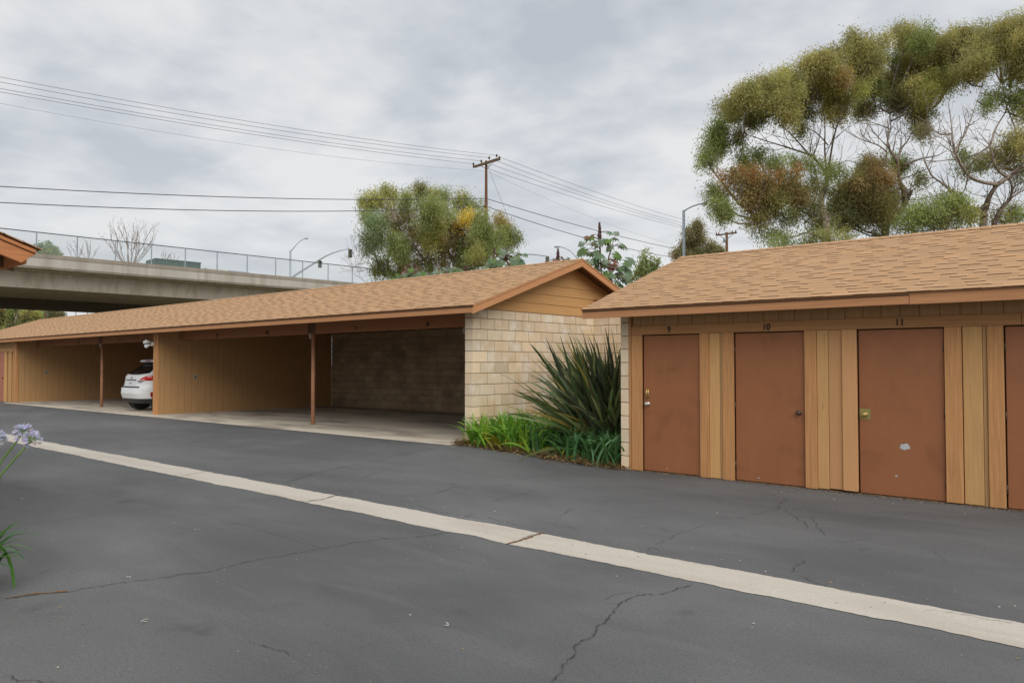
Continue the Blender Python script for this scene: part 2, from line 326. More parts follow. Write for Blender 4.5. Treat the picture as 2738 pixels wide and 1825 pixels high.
# concrete gutter strip with ragged asphalt edges
mb = MB(); n = 1300; row = []
rs = random.Random(3); ea = eb = 0
for i in range(n+1):
    x = -45+i*50/n; ea = .90*ea+rs.uniform(-.009, .009)+(rs.uniform(-.02, .02) if rs.random() < .02 else 0); eb = .90*eb+rs.uniform(-.008, .008)+(rs.uniform(-.02, .02) if rs.random() < .02 else 0)
    row.append([(x, 5.17+ea, .004), (x, 5.42, .0035), (x, 5.66+eb, .004)])
for i in range(n):
    a, b_ = row[i], row[i+1]
    mb.add([a[0], b_[0], b_[1], a[1]], [(0, 1, 2, 3)]); mb.add([a[1], b_[1], b_[2], a[2]], [(0, 1, 2, 3)])
gutter = tag(mb.build('concrete_gutter', MAT['gutter_concrete'], smooth=True), 'pale concrete gutter strip across the driveway', 'gutter', kind='structure')
def crack(px, w, mat, dz=.006, jag=.02, parent=None, seed=0):
    rr = random.Random(seed+len(px)); P = [ground(u, v) for u, v in px]; Q = []
    for a, c_ in zip(P, P[1:]):
        d = np.linalg.norm(c_-a); k = max(2, int(d/.022))
        Q += [a+(c_-a)*t/k for t in range(k)]
    Q.append(P[-1]); T = []
    o = 0
    for i, q in enumerate(Q):
        o = .72*o+rr.uniform(-jag, jag)*.62; d = Q[min(i+1, len(Q)-1)]-Q[max(i-1, 0)]; d = d/max(np.linalg.norm(d), 1e-6)
        nrm = np.array([-d[1], d[0], 0]); e = min(i, len(Q)-1-i)/3; ww = w*rr.uniform(.15, 1.7)*min(1, .25+e)
        c_ = q+nrm*o; c_[2] = gz(c_[0], c_[1])+dz; T.append((c_-nrm*ww/2, c_+nrm*ww/2))
    mb = MB()
    for a, c_ in zip(T, T[1:]): mb.add([a[0], c_[0], c_[1], a[1]], [(0, 1, 2, 3)])
    return mb.build('crack', mat, parent)
def cr(ox, oy, k, pts): return [(ox+x/k, oy+y/k) for x, y in pts]
K4 = (1300, 1300, 2.987); K5 = (0, 1200, 1.81); K6 = (2000, 1300, 2.986); K2 = (600, 600, 2.24)
CR = [(K4, .017, [(510, 1565), (560, 1520), (600, 1480), (620, 1440), (690, 1350), (720, 1290), (760, 1245), (850, 1215), (880, 1165), (870, 1115), (960, 1075), (1010, 1035), (1050, 960), (1085, 925), (1200, 880), (1290, 860), (1340, 868), (1420, 850), (1520, 820), (1600, 790), (1640, 775)]),
 (K4, .007, [(1050, 955), (1010, 940), (970, 932)]), (K4, .006, [(930, 915), (985, 875), (1060, 860), (1180, 850)]), (K4, .010, [(40, 130), (120, 95), (290, 65), (400, 30)]), (K4, .009, [(800, 135), (850, 130), (920, 125), (965, 112)]),
 (K4, .009, [(570, 250), (620, 210), (690, 175)]), (K4, .007, [(1350, 470), (1440, 425), (1560, 370), (1650, 335), (1750, 305)]), (K4, .006, [(1730, 255), (1850, 258), (2090, 262)]), (K4, .010, [(0, 240), (70, 265), (150, 285), (300, 325), (470, 350), (540, 378)]), (K4, .007, [(330, 298), (500, 300), (640, 325), (790, 355)]), (K4, .008, [(1280, 510), (1310, 490), (1350, 488), (1390, 530)]),
 (K5, .016, [(0, 728), (150, 705), (330, 690), (480, 663), (590, 647), (740, 630), (900, 604), (1000, 598), (1100, 570), (1230, 535), (1400, 513), (1520, 485), (1620, 473), (1700, 458), (1850, 435), (2000, 428), (2170, 408)]),
 (K5, .009, [(0, 375), (250, 348), (430, 328), (620, 300), (830, 282), (1000, 270), (1200, 250), (1330, 240)]), (K5, .007, [(0, 173), (250, 155), (550, 135), (700, 120)]), (K5, .010, [(1370, 165), (1500, 130), (1600, 100), (1750, 72), (1870, 50), (2000, 20), (2100, 0)]),
 (K5, .010, [(1500, 178), (1600, 205), (1730, 205), (1850, 225), (2030, 228), (2100, 215), (2200, 185), (2350, 160)]), (K5, .010, [(850, 75), (950, 95), (1080, 108)]), (K5, .008, [(1450, 150), (1300, 155), (1200, 145)]), (K5, .009, [(2000, 270), (2100, 300), (2250, 325), (2350, 340)]), (K5, .008, [(1200, 930), (1300, 970), (1400, 1000)]), (K5, .010, [(0, 1105), (50, 1103), (100, 1120), (220, 1128), (330, 1120)]), (K5, .006, [(1750, 140), (1850, 110), (1880, 90)]), (K5, .005, [(240, 168), (600, 240), (900, 300), (1250, 390), (1550, 478)]),
 (K6, .010, [(340, 690), (400, 640), (450, 580)]), (K6, .009, [(320, 95), (260, 130), (245, 175), (120, 210), (0, 235)]), (K6, .009, [(290, 190), (370, 240), (450, 290), (490, 350)]), (K6, .008, [(500, 240), (570, 340), (620, 400)]), (K6, .006, [(700, 450), (850, 435), (980, 415)]), (K6, .010, [(390, 705), (500, 760), (620, 800), (720, 820), (870, 850)]), (K6, .006, [(950, 290), (1000, 255), (1100, 245), (1200, 240), (1330, 200)]), (K6, .007, [(1400, 990), (1700, 1020), (1900, 1065), (2150, 1100)]), (K6, .006, [(1450, 510), (1600, 610)]),
 (K2, .010, [(0, 1410), (200, 1365), (440, 1335), (620, 1310)]), (K2, .011, [(360, 1545), (560, 1480), (760, 1440), (1000, 1390), (1180, 1350), (1290, 1335)]), (K2, .008, [(0, 1265), (150, 1250), (260, 1237)]), (K2, .006, [(800, 1520), (900, 1490), (960, 1455)])]
for i, (k, w, pts) in enumerate(CR): crack(cr(*k, pts), w*(.42 if len(pts) > 16 else .52), MAT['crack_fill'], parent=driveway, seed=i)
for i, (k, w, pts, mt) in enumerate([(K4, .03, [(160, 462), (260, 440), (330, 415), (400, 390), (470, 368)], 'crack_rust'), (K5, .014, [(1470, 258), (1560, 245), (1640, 222)], 'crack_fill'), (K5, .012, [(880, 130), (1000, 112)], 'crack_fill'), (K5, .010, [(450, 47), (560, 38)], 'crack_fill'), (K4, .008, [(260, 432), (330, 410), (400, 385)], 'crack_fill')]):
    crack(cr(*k, pts), w, MAT[mt], dz=.009+.001*i, jag=.008, parent=gutter, seed=50+i)
crack(cr(*K5, [(20, 722), (150, 703), (330, 690)]), .03, MAT['crack_rust'], dz=.004, parent=driveway)

# ------------------------------------------------------------------ building helpers
def shear(p): return (p[0], p[1], p[2]+SLOPE*min(p[0]+9.34, 0))
def block_wall(name, parent, ax, fixed, thick, a0, a1, z0, z1, zanchor, mats, T=None, first_full_even=True, seed=1, ends=True):
    # ax 'y': wall runs along Y, its body between x=fixed-thick and x=fixed;  ax 'x': runs along X, body between y=fixed and y=fixed+thick
    r = random.Random(seed); mb = MB(T); J = .0055; H = .2032; B = .4064
    def put(a, b, zl, zh, ins, m, c=None):
        if ax == 'y': mb.box(fixed-thick+ins, fixed-ins, a, b, zl, zh, m, c)
        else: mb.box(a, b, fixed+ins, fixed+thick-ins, zl, zh, m, c)
    put(a0+.006, a1-.006, z0, z1-.004, .007, 1)
    k = int(math.floor((z0-zanchor)/H))
    while zanchor+k*H < z1-.01:
        zl, zh = max(z0, zanchor+k*H), min(z1, zanchor+(k+1)*H)
        a = a0-(0 if (k % 2 == 0) == first_full_even else B/2)
        while a < a1-.02:
            l, h = max(a, a0), min(a+B, a1)
            g = r.gauss(1, .075); t = r.uniform(-.03, .03)
            if h-l > .03: put(l+(J if l > a0 else 0), h-(J if h < a1 else 0), zl+J, zh-J, 0, 0, (g*(1+t), g, g*(1-t)))
            a += B
        k += 1
    return mb.build(name, mats, parent, bevel=.005, colors=True)
def siding(name, parent, ax, fixed, face, a0, a1, zb, ztop, mat, T=None, pitch=.2032, phase=0, thick=.016, seed=0):
    # vertical grooved boards; ztop is a number or a function of the running coordinate
    mb = MB(T); G = .010; zt = ztop if callable(ztop) else (lambda a: ztop)
    def put(a, b, f0, f1, top):
        za, zb2 = zt(a)-.004*(1-top), zt(b)-.004*(1-top)
        lo, hi = min(f0, f1), max(f0, f1)
        if ax == 'y': mb.hexa([(lo, a, zb), (hi, a, zb), (hi, b, zb), (lo, b, zb), (lo, a, za), (hi, a, za), (hi, b, zb2), (lo, b, zb2)])
        else: mb.hexa([(a, lo, zb), (b, lo, zb), (b, hi, zb), (a, hi, zb), (a, lo, za), (b, lo, zb2), (b, hi, zb2), (a, hi, za)])
    back = fixed-face*thick
    n = max(1, int((a1-a0)/1.0)+1)
    for i in range(n): put(a0+(a1-a0)*i/n, a0+(a1-a0)*(i+1)/n, back-face*.03, back+face*.004, 0)
    a = a0-phase
    while a < a1:
        l, h = max(a+G/2, a0), min(a+pitch-G/2, a1)
        if h-l > .01: put(l, h, back+face*.004, fixed, 1)
        a += pitch
    return mb.build(name, mat, parent, bevel=.002)
def shingle_roof(name, parent, x0, x1, yE, zE, yR, zR, T=None, seed=0, expo=.143):
    r = random.Random(seed); mb = MB(T); Ls = math.hypot(yR-yE, zR-zE); d = ((yR-yE)/Ls, (zR-zE)/Ls); nrm = (-d[1], d[0])
    def P(x, s, h): return (x, yE+d[0]*s+nrm[0]*h, zE+d[1]*s+nrm[1]*h)
    def slab(xa, xb, s0, s1, h0, h1, hb, c):
        v = [P(xa, s0, h0), P(xb, s0, h0), P(xb, s1, h1), P(xa, s1, h1), P(xa, s0, hb), P(xb, s0, hb), P(xb, s1, hb*.3), P(xa, s1, hb*.3)]
        mb.add(v, [(0, 1, 2, 3)], 0, c); mb.add([v[4], v[5], v[1], v[0]], [(0, 1, 2, 3)], 1); mb.add([v[4], v[0], v[3], v[7]], [(0, 1, 2, 3)], 0, c); mb.add([v[5], v[6], v[2], v[1]], [(0, 1, 2, 3)], 0, c)
    i = 0; s = -.025
    while s < Ls:
        s1 = min(s+expo*1.12, Ls+.01); x = x0-.012+r.uniform(0, .02); up = r.random() < .5
        j = r.uniform(-.003, .003)
        while x < x1:
            w = r.uniform(.13, .27) if up else r.uniform(.16, .42); xb = min(x+w, x1+.012)
            g = r.gauss(1.0, .05); t = r.uniform(-.03, .03); c = (g*(1+t), g, g*(1-t)); ds = r.uniform(-.0012, .0012)+j
            if up:
                slab(x, xb, s+ds, s1, .0108, .006, .0005, c)
                if s > 0: mb.add([P(x+.004, s+ds-.013, .0082), P(xb-.004, s+ds-.013, .0082), P(xb-.004, s+ds-.0005, .0078), P(x+.004, s+ds-.0005, .0078)], [(0, 1, 2, 3)], 1)  # dark strip below the tab: printed band, with the tab's shadow painted in
            else: slab(x, xb, s+ds+.001, s1, .0072, .0055, .0005, tuple(q*.93 for q in c))
            x = xb; up = not up
            if x >= x1+.011: break
        s += expo; i += 1
    # back slope and ridge caps
    yB = 2*yR-yE
    mb.add([(x0, yR, zR+.004), (x1, yR, zR+.004), (x1, yB, zE+.004), (x0, yB, zE+.004)], [(0, 1, 2, 3)], 0, (.95, .95, .95))
    x = x0
    while x < x1:
        xb = min(x+.15, x1); g = r.gauss(1, .06)
        for sy in (-1, 1):
            v = [(x, yR, zR+.020), (xb, yR, zR+.014), (xb, yR+sy*.14, zR+.014-.14*d[1]/d[0]), (x, yR+sy*.14, zR+.020-.14*d[1]/d[0])]
            mb.add(v if sy > 0 else v[::-1], [(0, 1, 2, 3)], 0, (g, g, g))
        x = xb
    return mb.build(name, [MAT['shingle'], MAT['shingle_edge_shade']], parent, colors=True)
def roof_deck(name, parent, x0, x1, yE, zE, yR, zR, T=None, th=.045, mat='dark_wood'):
    mb = MB(T); yB = 2*yR-yE; n = 12
    for i in range(n):
        a, b = x0+(x1-x0)*i/n, x0+(x1-x0)*(i+1)/n
        for ya, za, yb, zb in ((yE, zE, yR, zR), (yR, zR, yB, zE)):
            mb.hexa([(a, ya, za-th), (b, ya, za-th), (b, yb, zb-th), (a, yb, zb-th), (a, ya, za-.003), (b, ya, za-.003), (b, yb, zb-.003), (a, yb, zb-.003)])
    return mb.build(name, MAT[mat], parent)
def rake(name, parent, xa, xb, yE, zE, yR, zR, h, mat, T=None, trim=.03):
    obs = []
    for sgn in (0, 1):
        mb = MB(T); e = yE if not sgn else 2*yR-yE
        lo, hi = sorted((e, yR)); zl, zh = (zE, zR) if not sgn else (zR, zE)
        mb.hexa([(xa, lo, zl-h), (xb, lo, zl-h), (xb, hi, zh-h), (xa, hi, zh-h), (xa, lo, zl-trim), (xb, lo, zl-trim), (xb, hi, zh-trim), (xa, hi, zh-trim)])
        mb.hexa([(xa, lo, zl-trim+.002), (xb+.012, lo, zl-trim+.002), (xb+.012, hi, zh-trim+.002), (xa, hi, zh-trim+.002), (xa, lo, zl-.002), (xb+.012, lo, zl-.002), (xb+.012, hi, zh-.002), (xa, hi, zh-.002)])
        obs.append(mb.build(name, MAT[mat], parent, bevel=.003))
    return obs
def text(name, body, size, loc, parent, mat='ink', rot=(R_(90), 0, 0), ext=.004, bold=.012, align='CENTER', sx=1.0):
    cu = bpy.data.curves.new(name, 'FONT'); cu.body = body; cu.size = size; cu.extrude = ext; cu.offset = bold*size; cu.align_x = align; cu.align_y = 'CENTER'
    t = bpy.data.objects.new('t', cu); COL.objects.link(t); bpy.context.view_layer.update()
    me = bpy.data.meshes.new_from_object(t.evaluated_get(bpy.context.evaluated_depsgraph_get())); bpy.data.objects.remove(t); bpy.data.curves.remove(cu)
    me.materials.clear(); me.materials.append(MAT[mat])
    o = bpy.data.objects.new(name, me); COL.objects.link(o)
    if parent: o.parent = parent; loc = Vector(loc)-world_loc(parent)
    o.location = loc; o.rotation_euler = rot; o.scale = (sx, 1, 1); return o

# ------------------------------------------------------------------ long open carport
cp = thing('carport', 'long open carport with tan shingle gable roof and bays numbered 10 to 12A', 'carport', (-9.34, 10.0, 0))
YE, ZE, YR, ZR = 9.60, 2.638, 12.965, 3.795; XL, XR = -40.75, -8.95
MS = (ZR-ZE)/(YR-YE)
def zroof(y): return ZE+MS*(y-YE) if y <= YR else ZR-MS*(y-YR)
rf = shingle_roof('roof', cp, XL, XR, YE, ZE, YR, ZR, shear, 5)
roof_deck('roof_deck', rf, XL+.01, XR-.01, YE+.005, ZE, YR, ZR, shear)
mb = MB(shear); x = XL
while x < XR:
    xb = min(x+random.uniform(4.2, 5.2), XR)
    if XR-xb < 1: xb = XR
    mb.box(x, xb-.003, YE+.01, YE+.05, ZE-.135, ZE-.022); mb.box(x, xb-.003, YE-.004, YE+.05, ZE-.020, ZE-.002); x = xb
mb.build('fascia_board', MAT['fascia_paint'], cp, bevel=.003)
rake('rake_board', cp, XR-.042, XR, YE+.006, ZE, YR, ZR, .155, 'rake_paint', shear)
rake('rake_board', cp, XL, XL+.042, YE+.006, ZE, YR, ZR, .155, 'rake_paint', shear)
block_wall('end_wall', cp, 'y', -9.34, .197, 10.01, 16.14, .0, 2.621, .0044, [MAT['block'], MAT['mortar']], shear, seed=2)
mb = MB(shear)                                # horizontal lap boards of the gable
zl = [2.624, 2.817, 3.019, 3.217, 3.421, 3.62, 3.76]
for a, b in zip(zl, zl[1:]):
    ya0, yb0 = YE+(a-ZE)/MS+.14, YE+(b-ZE)/MS+.14
    ya0 = max(ya0, 10.02); yb0 = max(yb0, 10.02)
    ya1, yb1 = 2*YR-ya0, 2*YR-yb0
    if yb0 > yb1: yb0 = yb1 = YR
    X0, Xa, Xb = -9.50, -9.325, -9.337
    mb.hexa([(X0, ya0, a), (Xa, ya0, a), (Xa, ya1, a), (X0, ya1, a), (X0, yb0, b-.004), (Xb, yb0, b-.004), (Xb, yb1, b-.004), (X0, yb1, b-.004)])
mb.build('gable_siding', MAT['siding_paint_y'], cp)
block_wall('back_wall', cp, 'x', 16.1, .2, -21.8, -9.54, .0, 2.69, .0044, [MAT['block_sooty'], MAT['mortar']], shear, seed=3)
siding('divider_wall', cp, 'y', -21.8, 1, 10.06, 16.1, .15, lambda y: zroof(y)-.05, MAT['siding_paint'], shear, phase=.05)
siding('divider_wall', cp, 'y', -22.02, -1, 10.06, 16.1, .15, lambda y: zroof(y)-.05, MAT['siding_paint'], shear)
siding('bay_back_wall', cp, 'x', 16.05, -1, -33.7, -22.05, .15, 2.69, MAT['siding_paint'], shear)
siding('side_wall', cp, 'y', -33.7, 1, 10.06, 16.1, .17, lambda y: zroof(y)-.05, MAT['siding_paint'], shear)
def boxpart(name, mat, parent, *bs, T=None, bevel=.003, label=None):
    mb = MB(T)
    for b in bs: mb.box(*b)
    return mb.build(name, MAT[mat] if isinstance(mat, str) else mat, parent, bevel=bevel, label=label)
boxpart('wall_trim', 'trim_paint', cp, (-22.03, -21.90, 9.985, 10.055, .10, 2.62), (-21.895, -21.788, 10.0, 10.055, .12, 2.62), T=shear)
boxpart('wall_sill', 'slab_concrete', cp, (-21.93, -21.78, 10.0, 16.1, .10, .148), T=shear)
boxpart('wall_sill', 'siding_paint_y', cp, (-33.8, -33.685, 10.06, 16.1, .12, .168), T=shear)
boxpart('floor_slab', 'slab_concrete', cp, (-33.7, -9.53, 9.58, 16.3, -.3, .165), T=shear, bevel=.012)
boxpart('bay_beam', 'beam_paint', cp, (-21.79, -9.545, 10.66, 10.78, 2.335, 2.60), T=shear); boxpart('bay_beam', 'beam_paint', cp, (-33.69, -22.06, 10.66, 10.78, 2.345, 2.60), T=shear)
for X in (-15.24, -27.5):
    mb = MB(shear); mb.tube([(X, 10.72, .164), (X, 10.72, 1.2), (X, 10.72, 2.336)], [.047, .046, .046], 14)
    p = mb.build('post', MAT['post_paint'], cp, smooth=False)
    for f in p.data.polygons: f.use_smooth = len(f.vertices) == 4
    boxpart('post_bracket', 'dark_wood', p, (X-.14, X+.14, 10.645, 10.659, 2.34, 2.598), T=shear)
    boxpart('mounting_block', 'off_white', p, (X-.085, X-.06, 10.66, 10.70, 2.22, 2.334), T=shear)
for X, t in ((-11.224, '10'), (-13.545, '11'), (-17.148, '12A'), (-19.651, '12'), (-25.95, '6'), (-29.43, '8A'), (-32.14, '8')):
    text('bay_number', t, .125, (X, 10.655, 2.415+SLOPE*(X+9.34)), cp, sx=.8)
boxpart('junction_box', 'outlet_plate', cp, (-10.35, -10.23, 10.80, 10.9, 2.20, 2.33), T=shear)
for X, Y, Z in ((-21.8, 11.134, 1.235), (-33.7, 11.03, 1.31)):
    o = boxpart('outlet', 'outlet_plate', cp, (X, X+.012, Y-.055, Y+.055, Z-.075, Z+.075), T=shear); boxpart('socket', 'dark_metal', o, (X+.0125, X+.015, Y-.018, Y+.018, Z-.04, Z+.04), T=shear)
# storage rooms at the carport's far end
siding('storage_wall', cp, 'x', 10.02, -1, -40.4, -34.0, .05, 2.66, MAT['siding_paint'], shear)
boxpart('wall_trim', 'trim_paint', cp, (-34.02, -33.69, 9.96, 10.05, .09, 2.62), T=shear)
for X in (-34.42, -34.98): boxpart('wall_trim', 'siding_pale', cp, (X-.13, X+.13, 9.965, 10.003, .09, 2.14), T=shear)
boxpart('header_board', 'siding_pale', cp, (-36.4, -34.03, 9.962, 10.003, 2.145, 2.30), T=shear)
d = boxpart('door', 'orange_door', cp, (-36.05, -35.14, 9.97, 10.003, .13, 2.13), T=shear, label='brighter orange brown storage door')
mb = MB(shear); mb.ball((-35.22, 9.945, 1.10), (.03, .03, .03)); mb.build('knob', MAT['bronze'], d, smooth=True)
# security floodlight on the divider's corner
fl = thing('floodlight', 'white three headed security floodlight at the top of the carport divider', 'floodlight', (-22.03, 9.98, 2.17))
boxpart('bracket', 'off_white', fl, (-22.08, -21.98, 9.93, 9.984, 2.10, 2.22))
for a, b in (((-22.10, 9.90, 2.20), (-22.25, 9.82, 2.21)), ((-22.03, 9.90, 2.22), (-22.10, 9.78, 2.23)), ((-22.06, 9.90, 2.14), (-22.17, 9.82, 2.08))):
    mb = MB(); a, b = Vector(a), Vector(b); mb.tube([a, a+(b-a)*.35, a+(b-a)*.55, b], [.022, .028, .048, .055], 12); mb.build('lamp_head', MAT['plate_white'], fl, smooth=True)

# ------------------------------------------------------------------ storage building with the numbered doors
sb = thing('storage_building', 'tan storage building with brown doors numbered 9 to 11 under shingle roof', 'building', (-6.13, 9.9, 0))
yE, zE, yR, zR = 9.46, 2.436, 12.726, 3.588; xL, xR = -6.55, 2.6
rf = shingle_roof('roof', sb, xL, xR, yE, zE, yR, zR, None, 9)
roof_deck('roof_deck', rf, xL+.01, xR-.01, yE+.005, zE, yR, zR)
mb = MB(); mb.box(xL+.004, -2.02, yE+.008, yE+.05, zE-.142, zE-.026); mb.box(xL, xR, yE-.004, yE+.05, zE-.024, zE-.002); mb.box(-2.015, xR, yE+.004, yE+.05, zE-.146, zE-.026)
mb.build('fascia_board', MAT['fascia_paint'], sb, bevel=.003)
rake('rake_board', sb, xL+.002, xL+.044, yE+.052, zE+.018, yR, zR, .155, 'rake_paint')
rake('rake_board', sb, xR-.05, xR-.005, yE+.052, zE+.018, yR, zR, .155, 'rake_paint')
block_wall('end_wall', sb, 'y', -5.992, .138, 9.90, 15.5, -.2, 2.40, .0, [MAT['block'], MAT['mortar']], seed=8)
ms = (zR-zE)/(yR-yE)
mb = MB(); mb.hexa([(-6.128, 9.95, 2.40), (-6.0, 9.95, 2.40), (-6.0, 15.5, 2.40), (-6.128, 15.5, 2.40), (-6.128, yR-.05, zR-.09), (-6.0, yR-.05, zR-.09), (-6.0, yR+.05, zR-.09), (-6.128, yR+.05, zR-.09)])
mb.build('gable_siding', MAT['siding_paint_y'], sb)
Y0 = 9.893
boxpart('wall_core', 'dark_wood', sb, (-5.99, 2.2, 9.985, 10.03, -.2, 2.48), (2.1, 2.2, 10.03, 15.5, -.2, 2.45), (-5.9, 2.2, 15.4, 15.5, -.2, 2.45), bevel=0)
siding('upper_siding', sb, 'x', Y0+.032, -1, -5.93, 2.2, 2.172, 2.52, MAT['siding_paint'], phase=.075, pitch=.2105)
boxpart('corner_trim', 'trim_paint', sb, (-5.988, -5.944, Y0+.004, Y0+.05, .0, 2.40))
boxpart('header_board', 'trim_paint_x', sb, (-5.935, -1.0, Y0, Y0+.034, 2.042, 2.174), (-.996, 2.2, Y0+.001, Y0+.034, 2.042, 2.174))
rr = random.Random(4)
def vboard(name, x0, x1, mat, dy=0, th=.03, z0=None, z1=2.040, label=None):
    z0 = rr.uniform(.002, .02) if z0 is None else z0
    return boxpart(name, mat, sb, (x0, x1, Y0+dy, Y0+dy+th, z0, z1), bevel=.0035, label=label)
def group(x0):                                 # trim, panel, batten, trim between two doors
    pass
vboard('door_trim', -5.935, -5.756, 'trim_paint')
vboard('door_trim', -4.818, -4.682, 'trim_paint'); vboard('wall_panel', -4.678, -4.522, 'siding_pale', .016); vboard('batten', -4.518, -4.482, 'siding_paint', .022); vboard('door_trim', -4.476, -4.312, 'trim_paint')
vboard('door_trim', -3.349, -3.200, 'trim_paint'); vboard('wall_panel', -3.196, -3.056, 'siding_pale', .016); vboard('wall_panel', -3.050, -2.886, 'siding_pink', .014, z0=.03, label='pinkish tan wall panel'); vboard('door_trim', -2.880, -2.708, 'siding_pink', -.014, .042, z0=.03, label='pinkish protruding door trim with round knots')
vboard('door_trim', -1.749, -1.575, 'trim_paint'); vboard('wall_panel', -1.566, -1.374, 'siding_pale', .016); vboard('batten', -1.370, -1.330, 'siding_paint', .022); vboard('door_trim', -1.325, -1.168, 'trim_paint')
vboard('door_trim', -.225, -.07, 'trim_paint'); siding('wall_panel', sb, 'x', Y0+.02, -1, -.065, 2.2, .0, 2.04, MAT['siding_pale'])
DY = Y0+.036
def door(x0, x1, lab, zb=.018):
    return boxpart('door', 'door_paint', sb, (x0+.008, x1-.006, DY, DY+.04, zb, 2.026), bevel=.003, label=lab)
def hinges(d, x):
    for z in (1.80, 1.03, .22):
        mb = MB(); mb.tube([(x, DY-.008, z-.05), (x, DY-.008, z+.05)], .009, 8); mb.build('hinge', MAT['bronze'], d, smooth=True)
def knob(d, x, z, mat, plate=None):
    if plate: boxpart('strike_plate', 'steel_plate', d, plate, bevel=.001)
    mb = MB(); mb.tube([(x, DY, z), (x, DY-.012, z)], .034, 16); mb.tube([(x, DY-.01, z), (x, DY-.035, z)], .014, 10); mb.tube([(x, DY-.032, z), (x, DY-.042, z), (x, DY-.060, z), (x, DY-.068, z)], [.018, .030, .030, .016], 14)
    mb.build('knob', MAT[mat], d, smooth=True)
d9 = door(-5.748, -4.822, 'brown door numbered 9 with pull handle and silver knob'); hinges(d9, -4.826); knob(d9, -5.674, 1.008, 'chrome')
mb = MB(); mb.box(-5.692, -5.662, DY-.004, DY, 1.085, 1.235); hx = -5.677
mb.tube([(hx, DY-.002, 1.225), (hx, DY-.035, 1.215), (hx, DY-.042, 1.16), (hx, DY-.035, 1.105), (hx, DY-.002, 1.095)], .010, 8); mb.build('pull_handle', MAT['brass'], d9, smooth=True)
d10 = door(-4.305, -3.353, 'brown door numbered 10 with dark knob'); hinges(d10, -4.302); knob(d10, -3.432, .972, 'bronze')
d11 = door(-2.701, -1.754, 'brown door numbered 11 with brass plate and grey paint chips'); hinges(d11, -1.758); knob(d11, -2.63, .985, 'brass', (-2.69, -2.565, DY-.003, DY-.0005, .925, 1.055))
d12 = door(-1.161, -.232, 'brown door cut off by the right edge'); hinges(d12, -1.157)
def chip(d, cx, cz, w, h, seed, dy=.0012):
    r = random.Random(seed); mb = MB(); n = 18; vs = []
    for i in range(n):
        a = 2*math.pi*i/n; k = r.uniform(.7, 1.12); vs.append((cx+w/2*k*math.cos(a), DY-dy, cz+h/2*k*math.sin(a)))
    mb.add(vs, [tuple(range(n))[::-1]]); mb.build('paint_chip', MAT['chip_grey'], d)
chip(d11, -2.185, .62, .12, .085, 3); chip(d11, -2.283, .262, .03, .024, 4); chip(d9, -5.36, .075, .03, .012, 5); chip(d10, -3.985, .07, .035, .012, 6)
for x, z, t in ((-5.297, 2.106, '9'), (-3.846, 2.100, '10'), (-2.215, 2.106, '11')): text('door_number', t, .118, (x, Y0-.004, z), sb, sx=.92)
boxpart('threshold', 'soil', sb, (-5.75, 2.0, Y0+.02, Y0+.09, -.1, .010), bevel=0)

# ------------------------------------------------------------------ block wall behind the planting bed
yw = thing('block_wall', 'tan block wall with timber top behind the spiky plant', 'wall', (-8.0, 13.94, .1))
block_wall('wall_body', yw, 'x', 13.94, .2, -9.34, -5.6, .05, 2.612, .0044, [MAT['block'], MAT['mortar']], seed=12)
boxpart('timber_top', 'beam_paint', yw, (-9.337, -5.6, 13.95, 14.12, 2.616, 3.03))

# ------------------------------------------------------------------ neighbouring building's eave corner
nb = thing('neighbouring_building', 'building whose bright orange eave corner enters at the left edge', 'building', (-8.5, 0, 0))
nx, nyE, nzE, nyR, nzR = -7.03, 2.205, 2.575, -1.6, 3.945
sh = MB(); nm = (nzR-nzE)/(nyE-nyR)
rf = shingle_roof('roof', nb, -16, nx+.02, nyE+.02, nzE+.005, nyR, nzR, None, 21)
mb = MB()
mb.hexa([(-16, nyE, nzE-.05), (nx, nyE, nzE-.05), (nx, nyR, nzR-.05), (-16, nyR, nzR-.05), (-16, nyE, nzE-.012), (nx, nyE, nzE-.012), (nx, nyR, nzR-.012), (-16, nyR, nzR-.012)][::1])
mb.build('roof_deck', MAT['dark_wood'], nb)
mb = MB()
e_ = .10; mb.hexa([(nx-.04, nyE-e_, nzE-.165+e_*nm), (nx, nyE-e_, nzE-.165+e_*nm), (nx, nyR, nzR-.165), (nx-.04, nyR, nzR-.165), (nx-.04, nyE, nzE-.045), (nx, nyE, nzE-.045), (nx, nyR, nzR-.045), (nx-.04, nyR, nzR-.045)])
mb.hexa([(nx-.04, nyE, nzE-.043), (nx+.016, nyE, nzE-.043), (nx+.016, nyR, nzR-.043), (nx-.04, nyR, nzR-.043), (nx-.04, nyE, nzE-.012), (nx+.016, nyE, nzE-.012), (nx+.016, nyR, nzR-.012), (nx-.04, nyR, nzR-.012)])
mb.build('rake_board', MAT['orange_paint'], nb, bevel=.003)
boxpart('eave_board', 'orange_paint', nb, (-16, nx-.042, nyE-.09, nyE-.05, nzE-.13, nzE-.02))
for k in range(8):
    x = nx-.5-.61*k; mb = MB(); mb.hexa([(x-.02, nyE-.012, nzE-.15), (x+.02, nyE-.012, nzE-.15), (x+.02, .2, nzE-.15+2*nm), (x-.02, .2, nzE-.15+2*nm), (x-.02, nyE-.012, nzE-.052), (x+.02, nyE-.012, nzE-.052), (x+.02, .2, nzE-.052+2*nm), (x-.02, .2, nzE-.052+2*nm)]); mb.build('rafter', MAT['dark_wood'], nb)
siding('wall', nb, 'x', 1.66, 1, -16, -7.5, 0, 2.62, MAT['siding_paint']); siding('wall', nb, 'y', -7.5, 1, -4.5, 1.64, 0, 2.6, MAT['siding_paint'])

